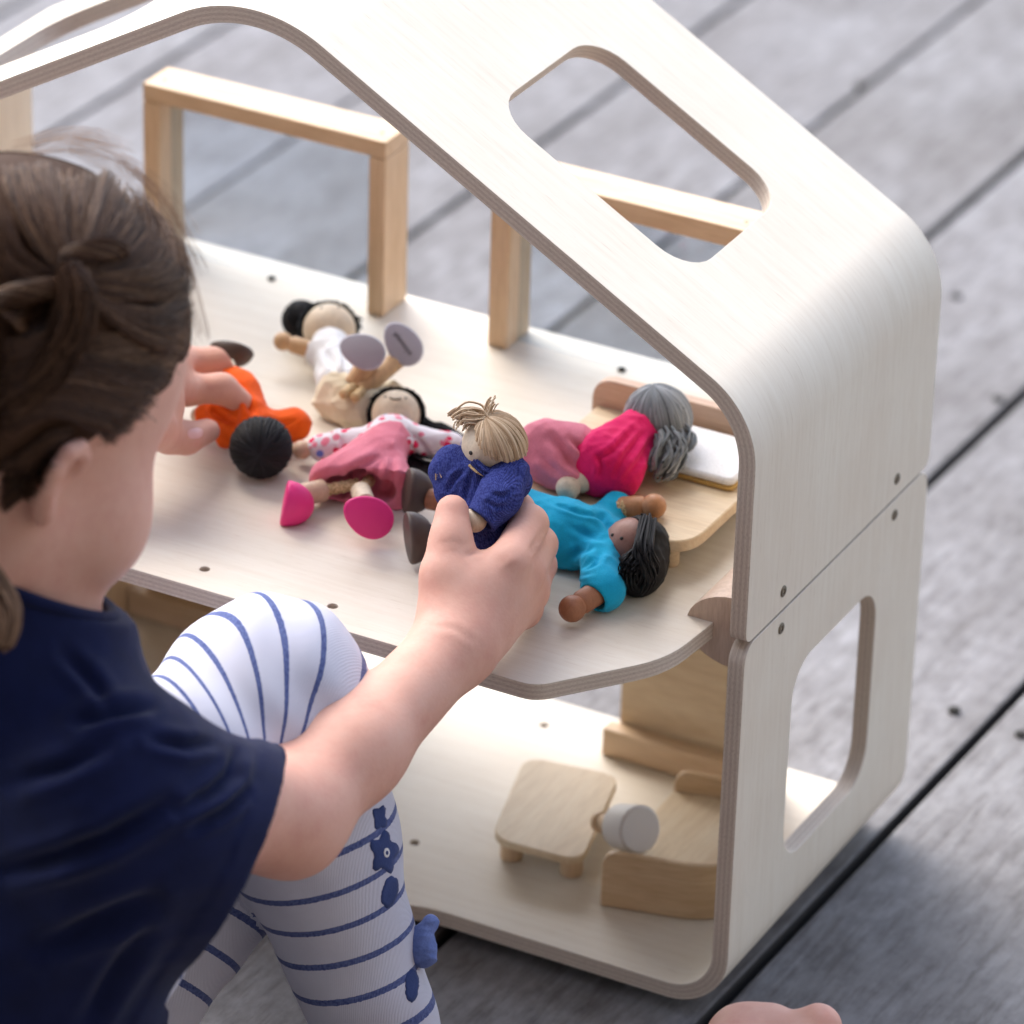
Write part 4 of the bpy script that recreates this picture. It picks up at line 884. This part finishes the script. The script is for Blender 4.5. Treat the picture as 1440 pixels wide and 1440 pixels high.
def hit(bv, px, py):
    d = ray(px, py); r = bv.ray_cast(Vector(CAM), Vector(d)); return r[0], r[1]
def nailpatch(cx, cy, ax, L, Wd):
    v = []; f = []; ax = nrm(np.array([*ax, 0.0]))[:2]; ay = np.array([-ax[1], ax[0]]); n = 14
    for s in (0, .5, 1):
        for j in range(n):
            a = 2*math.pi*j/n; sq = 1/ (abs(math.cos(a))**3+abs(math.sin(a))**3)**(1/3); q = np.array([cx, cy])+ax*L*s*sq*math.cos(a)+ay*Wd*s*sq*math.sin(a)
            h, nn = hit(bodybvh, *q)
            if h is None: return
            v.append(np.array(h)+np.array(nn)*(.0005 if s < 1 else -.0002))
    for i in range(2):
        for j in range(n): f.append((i*n+j, i*n+(j+1) % n, (i+1)*n+(j+1) % n, (i+1)*n+j))
    MB().add(v, f).build('fingernail', 'nail', body)
nailpatch(635, 708, (.1, -1), 12, 13); nailpatch(276, 609, (1, -.15), 12, 9)
for s_ in (1, -1):
    MB().ball(Hd(.0665, .027*s_, -.020), .0105, 20).build('eyeball', 'eye_w', body); MB().lathe(Hd(.0665, .027*s_, -.020), hF, [(.0098, .0045), (.0107, .0025)], 14).build('iris', 'iris', body)

# hair
HB = Field(HC-.125, HC+.125, .0022)
HB.ell(HC+hU*.0012-hF*.001, (.0918, .0718, .0838), HA, 0); HB.ell(Hd(-.030, 0, -.030), (.060, .060, .055), HA, .02)
def hairline(x, y, z):
    f = (x-HC[0])*hF[0]+(y-HC[1])*hF[1]+(z-HC[2])*hF[2]; u = (x-HC[0])*hU[0]+(y-HC[1])*hU[1]+(z-HC[2])*hU[2]
    return f, u
g_ = np.meshgrid(*[HB.lo[k]+HB.h*np.arange(HB.n[k], dtype=np.float32) for k in range(3)], indexing='ij'); f_, u_ = hairline(*g_)
HB.d = np.maximum(HB.d, ((.90*f_-.020)-u_+.0035*np.sin(f_*260+u_*90)+.002*np.sin(f_*610-u_*300+1))*.72)
cap = obj('hair', HB.mesh('hair', 3), 'haircap', kid)
hbvh = bvhtree.BVHTree.FromPolygons([tuple(p) for p in HB.v.tolist()], HB.f.tolist())
def comb(guideA, guideB, n, lift, r, seed, tone, m_=12, wob=4, ends=(1, 1)):
    n = int(n*2.0); r *= .55
    """strands combed over the scalp between two guide lines; each point is dropped onto the cap"""
    rg = np.random.default_rng(seed); A = np.array(guideA, float); Bq = np.array(guideB, float); lines = []; tn = []; rad = []
    def res(G, t): u = np.linspace(0, 1, len(G)); return np.stack([np.interp(t, u, G[:, k]) for k in range(2)], 1)
    def smooth(q):
        for _ in range(2): q[1:-1] = .25*q[:-2]+.5*q[1:-1]+.25*q[2:]
        return q
    for i in range(n):
        w = rg.uniform(); t = np.linspace(rg.uniform(0, .12)*ends[0], 1-rg.uniform(0, .12)*ends[1], m_); q = smooth(res(A, t)*(1-w)+res(Bq, t)*w)+rg.normal(size=2)*wob*.4
        q = q+np.outer(np.sin(t*rg.uniform(2, 6)+rg.uniform(0, 6)), rg.normal(size=2)*wob); li = lift*rg.uniform(.2, 1.0); pts_ = []; last = None
        for p in q:
            h, nn = hit(hbvh, *p)
            if h is None:
                h, nn = hit(bodybvh, *p)
                if h is None: break
            pts_.append(np.array(h)+np.array(nn)*li)
        if len(pts_) < m_: continue
        lines.append(pts_); tn.append(np.clip(rg.normal(*tone), 0, 1)); rad.append(np.linspace(1, .6, m_)*r*rg.uniform(.7, 1.2))
    if lines: obj('hair_strands', strands_mesh('hair_strands', lines, np.array(rad), tn, 3), 'hair', cap)
# front section: from the brow and temple back to the knot
comb([(140, 236), (128, 290), (114, 340), (98, 382)], [(256, 400), (205, 420), (150, 420), (104, 392)], 620, .006, .00042, 61, (.45, .25))
comb([(256, 400), (215, 440), (150, 430), (104, 394)], [(232, 500), (190, 480), (140, 440), (104, 398)], 380, .005, .00042, 62, (.42, .25))
# section above the ear, swept back to the lower plait
comb([(226, 520), (180, 520), (120, 500), (40, 500), (2, 520)], [(158, 606), (118, 590), (70, 575), (30, 590), (2, 610)], 620, .006, .00042, 63, (.28, .2))
comb([(100, 596), (70, 600), (40, 625), (2, 650)], [(50, 700), (36, 690), (20, 700), (2, 720)], 260, .004, .00042, 64, (.25, .2))
comb([(104, 400), (80, 440), (40, 470), (2, 480)], [(104, 400), (110, 460), (60, 520), (2, 560)], 420, .009, .00045, 65, (.30, .25))
# left of the parting, falling away from it
comb([(66, 240), (78, 300), (86, 350), (92, 380)], [(2, 250), (20, 310), (50, 360), (84, 388)], 460, .006, .00042, 66, (.40, .25))
comb([(2, 300), (20, 350), (50, 380), (86, 392)], [(2, 420), (20, 420), (50, 410), (88, 398)], 300, .006, .00042, 67, (.30, .22))
comb([(75, 250), (85, 300), (95, 340), (98, 378)], [(130, 246), (122, 300), (108, 345), (100, 380)], 60, .003, .0003, 69, (.5, .3), wob=5)
comb([(150, 232), (190, 300), (190, 360), (106, 390)], [(262, 372), (270, 420), (200, 430), (108, 396)], 420, .007, .00040, 74, (.6, .3), wob=6)
comb([(262, 420), (232, 450), (190, 470), (120, 480)], [(176, 606), (150, 590), (110, 560), (80, 540)], 260, .003, .00034, 75, (.6, .3), wob=6)
comb([(2, 240), (60, 218), (130, 212), (200, 262)], [(2, 226), (60, 208), (120, 206), (190, 240)], 70, .006, .00035, 68, (.85, .15), wob=6)
v = []; f = []; po = [(52, 268), (75, 252), (105, 244), (136, 250), (128, 285), (116, 330), (101, 368), (90, 350), (78, 310)]; pc = np.mean(po, 0); n = len(po)
for s in (0, .5, 1.0):
    for q in po:
        h, nn = hit(hbvh, *(pc+(np.array(q)-pc)*s))
        if h is None: h, nn = Vector(dep(*q, 2.13)), Vector(toC)
        v.append(np.array(h)+np.array(nn)*(.0008 if s < 1 else -.0004))
for i in range(2):
    for j in range(n): f.append((i*n+j, i*n+(j+1) % n, (i+1)*n+(j+1) % n, (i+1)*n+j))
MB().add(v, f).build('parting', 'scalp', cap)
comb([(276, 392), (262, 404), (238, 420), (208, 436)], [(262, 470), (244, 470), (220, 470), (190, 470)], 130, .0022, .00034, 77, (.65, .25), wob=6)
comb([(262, 470), (244, 468), (220, 470), (190, 470)], [(206, 578), (188, 560), (166, 545), (140, 530)], 130, .0022, .00034, 78, (.6, .25), wob=6)
comb([(206, 578), (188, 560), (166, 545), (140, 530)], [(150, 622), (142, 604), (124, 590), (100, 575)], 110, .0022, .00034, 79, (.5, .25), wob=6)
def twist(axis, depth_off, rad, n, seed):
    """two locks wound round each other along a line on the head"""
    ax = []
    for q in axis:
        h, nn = hit(hbvh, *q)
        if h is None: h, nn = Vector(dep(*q, 2.13)), Vector(toC)
        ax.append(np.array(h)+np.array(nn)*(depth_off if len(ax) > 2 else -.006+.003*len(ax)))
    ax = np.array(ax); u = np.linspace(0, len(ax)-1, 40); base = np.stack([np.interp(u, range(len(ax)), ax[:, k]) for k in range(3)], 1)
    for _ in range(6): base[1:-1] = .25*base[:-2]+.5*base[1:-1]+.25*base[2:]
    t = np.gradient(base, axis=0); t /= np.linalg.norm(t, axis=1)[:, None]; x = np.cross(t, UPZ); x /= np.linalg.norm(x, axis=1)[:, None]; y = np.cross(t, x); rg = np.random.default_rng(seed)
    env = np.clip(u/2.2, .06, 1)
    for ph in (0, math.pi):
        lines = []; tn = []; rd = []
        for i in range(n):
            a = 5.2*u/len(ax)*2+ph; o = rg.normal(size=2)*.42; o /= max(1, np.linalg.norm(o)); a2 = a*1.4+rg.uniform(0, 6.28)
            c_ = np.cos(a)*rad*.62*env; s_ = np.sin(a)*rad*.62*env; c2 = c_+rad*.62*env*np.hypot(*o)*np.cos(a2); s2 = s_+rad*.62*env*np.hypot(*o)*np.sin(a2)
            lines.append(base+x*c2[:, None]+y*s2[:, None]); tn.append(np.clip(rg.normal(.42, .28), 0, 1)); rd.append(.00024*rg.uniform(.7, 1.2))
        obj('twisted_lock', strands_mesh('twisted_lock', lines, rd, tn, 3), 'hair', cap)
twist([(205, 318), (182, 325), (156, 340), (126, 362), (98, 384), (60, 404), (20, 432), (2, 446)], .003, .0088, 420, 76)
def plait(name, g, n, r, m, seed, tone): return lock(name, cap, g, int(n*1.8), 1, r*.6, m, seed, tone, 16)
plait('plait', [(dep(100, 385, 2.116), .006), (dep(108, 420, 2.118), .009), (dep(95, 470, 2.123), .010), (dep(60, 520, 2.125), .010), (dep(15, 560, 2.13), .010), (dep(-30, 580, 2.14), .010)], 260, .00045, 'hair', 72, (.28, .25))
plait('plait', [(dep(-50, 780, 2.14), .009), (dep(-10, 828, 2.135), .008), (dep(12, 866, 2.13), .006), (dep(6, 905, 2.125), .004)], 120, .0005, 'hair', 73, (.6, .25))
for sd_, (x0, y0, x1, y1, d_) in enumerate(((40, 206, 180, 215, 2.19), (100, 205, 240, 300, 2.19), (20, 212, 150, 205, 2.18), (190, 240, 278, 372, 2.2), (225, 300, 280, 470, 2.2), (170, 225, 262, 330, 2.2))):
    plait('flyaway', [(dep(x0, y0, d_), .004), (dep((x0+x1)/2+4, (y0+y1)/2-12, d_), .006), (dep(x1, y1, d_), .007)], 12, .00012, 'hair', 80+sd_, (1.0, .05))

# the hair of the far side and the back of the head, gathered low behind
rgb_ = np.random.default_rng(99); el_ = np.array([.0925, .0725, .0845])
def onscalp(q, lift): l = HA@(q-HC); return HC+HA.T@(l/np.linalg.norm(l/el_)*(1+lift))
for sgn in (1, -1):
    tgt_ = Hd(-.070, .030*sgn, -.022); roots = HB.v[rgb_.integers(0, len(HB.v), 5200)]; loc_ = (roots-HC)@HA.T; pj = project(roots); lines = []; tn = []
    for q, l, pp in zip(roots, loc_, pj):
        if l[1]*sgn < 0 or np.linalg.norm(l/el_) < .97: continue
        if sgn > 0 and (pp[0] > -15 or l[0] > .03): continue
        li = rgb_.uniform(.001, .010); lines.append([onscalp(q*(1-t)+tgt_*t+hU*.02*math.sin(math.pi*t), li) for t in np.linspace(0, 1-rgb_.uniform(0, .2), 12)]); tn.append(np.clip(rgb_.normal(.4, .25), 0, 1))
    if lines: obj('hair_strands', strands_mesh('hair_strands', lines, np.full(len(lines), .00026), tn, 3), 'hair', cap)

# t-shirt
pts = np.array([shR, shL, pel, hem, NK, dep(90, 1440, 2.25)]); SH = Field(pts.min(0)-.10, pts.max(0)+.10, .0019)
SH.cone(NK-np.array([0, 0, .030]), pel, .064, .082, .03); SH.cone(shR, shL, .039, .039, .025); SH.cone(NK-np.array([0, 0, .014]), NK-np.array([0, 0, .05]), .049, .058, .022)
SH.cone(shR, hem+sAx*.03, .0400, .0440, .016); SH.cone(dep(230, 1180, 2.215), dep(285, 1225, 2.255)+sAx*.03, .040, .036, .02)
SH.cone(dep(120, 1140, 2.215), dep(70, 1430, 2.265), .050, .050, .03)
SH.wrinkle(folds(77, .0012, 45, 110))
g_ = np.meshgrid(*[SH.lo[k]+SH.h*np.arange(SH.n[k], dtype=np.float32) for k in range(3)], indexing='ij')
e_ = (g_[0]-hem[0])*sAx[0]+(g_[1]-hem[1])*sAx[1]+(g_[2]-hem[2])*sAx[2]; SH.d -= (.0011*((e_ > -.013))).astype(np.float32)
nearsleeve = ((g_[0]-hem[0])**2+(g_[1]-hem[1])**2+(g_[2]-hem[2])**2) < .085**2
SH.d = np.where(nearsleeve, np.maximum(SH.d, e_.astype(np.float32)), SH.d)
SH.cone(shR*.35+hem*.65, hem+sAx*.05, .034, .0405, .002, 'sub')
bF = nrm((.32, .95, 0)); cn = nrm(UPZ*.86+bF*.50); NKc = dep(14, 806, 2.222)
SH.cone(NKc-cn*.012, NKc-cn*.055, .050, .062, .014); SH.cone(NKc-cn*.035, NKc+cn*.06, .042, .0495, .002, 'sub'); SH.cut(NKc, cn)
sme = SH.mesh('t_shirt', 3)
crease(sme, [([(110, 1016), (160, 1002), (212, 992)], .0050, 14), ([(250, 1140), (300, 1112), (326, 1088), (334, 1052)], .0045, 12), ([(5, 1225), (80, 1205), (150, 1180), (235, 1132)], .0060, 18), ([(215, 1040), (262, 1050), (300, 1044)], .0035, 12),
             ([(270, 1165), (315, 1140), (345, 1115)], .0030, 10), ([(60, 1330), (150, 1290), (215, 1262)], .0050, 20), ([(20, 1100), (90, 1080), (150, 1050)], .0035, 16), ([(90, 920), (130, 960), (150, 990)], .0030, 14), ([(120, 1440), (160, 1370), (205, 1310)], .0040, 18)])
_v = np.zeros(len(sme.vertices)*3); sme.vertices.foreach_get('co', _v); sbvh = bvhtree.BVHTree.FromPolygons([tuple(p) for p in _v.reshape(-1, 3).tolist()], SH.f.tolist())
shirt = obj('t_shirt', sme, 'navy', kid); hx, hy, hz = frame_from(sAx); loop_ = []
for a in np.linspace(0, 2*math.pi, 72):
    d = hx*math.cos(a)+hy*math.sin(a); r_ = sbvh.ray_cast(Vector(hem-sAx*.0018+d*.09), Vector(-d), .09)
    if r_[0] is not None and .030 < np.linalg.norm(np.array(r_[0])-(hem-sAx*.0018)) < .062: loop_.append(np.array(r_[0])-d*.0012)
if len(loop_) > 20:
    loop_ = np.array(loop_)
    for _ in range(3): loop_ = .25*np.roll(loop_, 1, 0)+.5*loop_+.25*np.roll(loop_, -1, 0)
    MB().tube(list(loop_)+[loop_[0]], .0022, 8, cap=False).build('sleeve_hem', 'navy', shirt)
cx_, cy_, cz_ = frame_from(cn); ring = [NKc+(cx_*math.cos(a)+cy_*math.sin(a))*.0488 for a in np.linspace(0, 2*math.pi, 60)]
MB().tube(ring, .0032, 8, cap=False).build('collar', 'navy', shirt)

# leggings
pts = np.array([hipR, hipL, kneeR, kneeL, ankR, ankL]); LG = Field(pts.min(0)-.085, pts.max(0)+.085, .0024)
legR = [hipR, kneeR, kneeR*.62+ankR*.38, ankR]; legL = [hipL, kneeL, kneeL*.6+ankL*.4, ankL]
LG.chain(legR, [.060, .0430, .0370, .0300], .022); LG.ell(kneeR+nrm(kneeR-hipR)*.003+UPZ*.004, (.0395, .0395, .0405), None, .02)
LG.chain(legL, [.060, .0400, .0345, .0255], .02); LG.cone(hipR, hipL, .062, .062, .03)
def legfold(x, y, z):
    d = np.sqrt((x-kneeR[0])**2+(y-kneeR[1])**2+(z-kneeR[2])**2); dn = np.sqrt((x-ankR[0])**2+(y-ankR[1])**2+(z-ankR[2])**2)
    a = (x-kneeR[0])*CR[0]+(y-kneeR[1])*CR[1]+(z-kneeR[2])*CR[2]; b = (x-kneeR[0])*CU[0]+(y-kneeR[1])*CU[1]+(z-kneeR[2])*CU[2]
    return -.0010*np.sin(a*190+b*60+1.5*np.sin(b*70))*np.exp(-((d-.05)/.03)**2)-.0012*np.sin(b*150+a*90+2*np.sin(a*60))*np.exp(-(dn/.07)**2)
LG.wrinkle(legfold)
# the tuck behind the bent knee
tk = dep(378, 1046, 2.335); LG.cone(tk, dep(300, 1110, 2.30), .006, .004, .012, 'sub')
LG.cut((0, 0, ZD+.030), (0, 0, -1))
me = LG.mesh('leggings', 2)
def spline(P, n=60):
    P = np.array(P); out = []
    A_ = P[0]; K_ = P[1]; C_ = P[-1]
    a0 = K_+(A_-K_)*.42; c0 = K_+(C_-K_)*.36
    out += lerp(A_, a0, n)[:-1]+[(1-t)**2*a0+2*t*(1-t)*K_+t*t*c0 for t in np.linspace(0, 1, n)]+lerp(c0, C_, n)[1:]
    return np.array(out)
val = np.zeros(len(LG.v), np.float32); best = np.full(len(LG.v), 9.0)
for P_, off in ((legR, .30), (legL, .1)):
    ov = nrm(P_[1]-(P_[0]+P_[-1])/2)*.026; h0 = dep(-60, 1090, 2.30) if P_ is legR else P_[0]+ov*.6; sp_ = spline([h0, P_[1]+ov*1.1, P_[-1]+ov*.25]); s_ = np.concatenate([[0], np.cumsum(np.linalg.norm(np.diff(sp_, axis=0), axis=1))])
    # arc measured along the outside of the knee so that the stripes fan round it
    for i0 in range(0, len(LG.v), 20000):
        q = LG.v[i0:i0+20000]; d2 = ((q[:, None]-sp_[None])**2).sum(2); w = np.exp(-(d2-d2.min(1, keepdims=True))/(2*.012**2)); sv = (w*s_[None]).sum(1)/w.sum(1); dm = np.sqrt(d2.min(1))
        m_ = dm < best[i0:i0+20000]; sk = s_[len(s_)//2]; val[i0:i0+20000] = np.where(m_, np.where(sv < sk, (sv-sk)/.0108, (sv-sk)/.0200)+20+off, val[i0:i0+20000]); best[i0:i0+20000] = np.minimum(best[i0:i0+20000], dm)
at = me.attributes.new('stripe', 'FLOAT', 'POINT'); at.data.foreach_set('value', val)
leg = obj('leggings', me, 'stripe', kid)
lbvh = bvhtree.BVHTree.FromPolygons([tuple(p) for p in LG.v.tolist()], LG.f.tolist())
def patch(name, outline, lift, m):
    """a thin piece of embroidery laid on the fabric"""
    c = np.mean(outline, 0); n = len(outline); v = []; f = []
    for s in (0, .35, .7, 1.0, 1.03):
        for q in outline:
            h, nn = hit(lbvh, *(c+(np.array(q)-c)*s))
            if h is None: return
            v.append(np.array(h)+np.array(nn)*(lift if s <= 1 else -.0003))
    for i in range(4):
        for j in range(n): f.append((i*n+j, i*n+(j+1) % n, (i+1)*n+(j+1) % n, (i+1)*n+j))
    MB().add(v, f).build(name, m, leg)
def flower(cx, cy, r, sq, petals, seed, hole=True):
    rg = np.random.default_rng(seed); a = np.linspace(0, 2*math.pi, 40, endpoint=False)
    patch('embroidered_flower', [(cx+sq*r*(1+.20*math.cos(petals*t+seed)+rg.normal()*.04)*math.cos(t), cy+r*(1+.20*math.cos(petals*t+seed)+rg.normal()*.04)*math.sin(t)) for t in a], .0003, 'embroid')
    if hole and petals == 5: patch('flower_centre', [(cx+3+sq*r*.22*math.cos(t), cy+r*.25*math.sin(t)) for t in a[::3]], .0005, 'white'); patch('flower_eye', [(cx+3+sq*r*.10*math.cos(t), cy+r*.11*math.sin(t)) for t in a[::3]], .0007, 'embroid')
flower(540, 1199, 27, .66, 5, 1); flower(548, 1254, 20, .62, 2, 2); flower(579, 1386, 19, .60, 2, 3); flower(534, 1150, 16, .6, 4, 4, False)
# little fabric bow sewn to the shin
h, nn = hit(lbvh, 585, 1320)
if h is None: h, nn = hit(lbvh, 575, 1320)
if h is None: h, nn = Vector(dep(575, 1320, 2.40)), Vector(toC)
bc = np.array(h)+np.array(nn)*.003
bwp = [(bc-CU*.0085-CR*.0005, bc-CU*.003, .0050, .0052), (bc-CU*.003, bc+CU*.002, .0052, .0022), (bc+CU*.002, bc+CU*.0075+CR*.004, .0022, .0042), (bc-CU*.009+CR*.003, bc, .0035, .003)]
cloth('bow', leg, bwp, 'bow', .0005, .0004, (400, 800), 91, smooth=2)

# ================================================================== somebody else's foot at the lower edge
o2 = thing('person', 'bare toes of someone else beside the dollhouse corner', 'person', dep(1000, 1560, 2.47)*np.array([1, 1, 0])+np.array([0, 0, ZD]))
bl = dep(1050, 1468, 2.482); hl = bl+np.array([.022, -.092, 0]); hl[2] = ZD+.021; kn2 = hl+np.array([.05, -.22, .030])
FT = Field(np.minimum.reduce([hl, bl, kn2])-.06, np.maximum.reduce([hl, kn2, dep(1180, 1430, 2.50)])+.05, .0017)
FT.cone(hl, bl, .0205, .0185, .012); FT.cone(hl+np.array([0, 0, .010]), bl, .019, .014, .012); FT.cone(hl+np.array([.004, -.006, .016]), kn2, .0215, .0330, .02)
FT.cone(bl, dep(1090, 1449, 2.482), .0175, .0125, .01); FT.chain([dep(1080, 1452, 2.478), dep(1118, 1450, 2.477), dep(1150, 1445, 2.476)], [.0118, .0098, .0122], .0025)
for j, (x, y, d_) in enumerate(((1150, 1470, 2.468), (1140, 1492, 2.462), (1122, 1512, 2.457), (1100, 1530, 2.452))): FT.chain([bl-CU*.008*(j+1), dep(x-25, y, d_), dep(x, y+4, d_)], [.012, .0085-.0006*j, .0085-.0006*j], .006)
FT.cut((0, 0, ZD+.0005), (0, 0, -1)); obj('foot', FT.mesh('foot', 2), 'skin', o2)
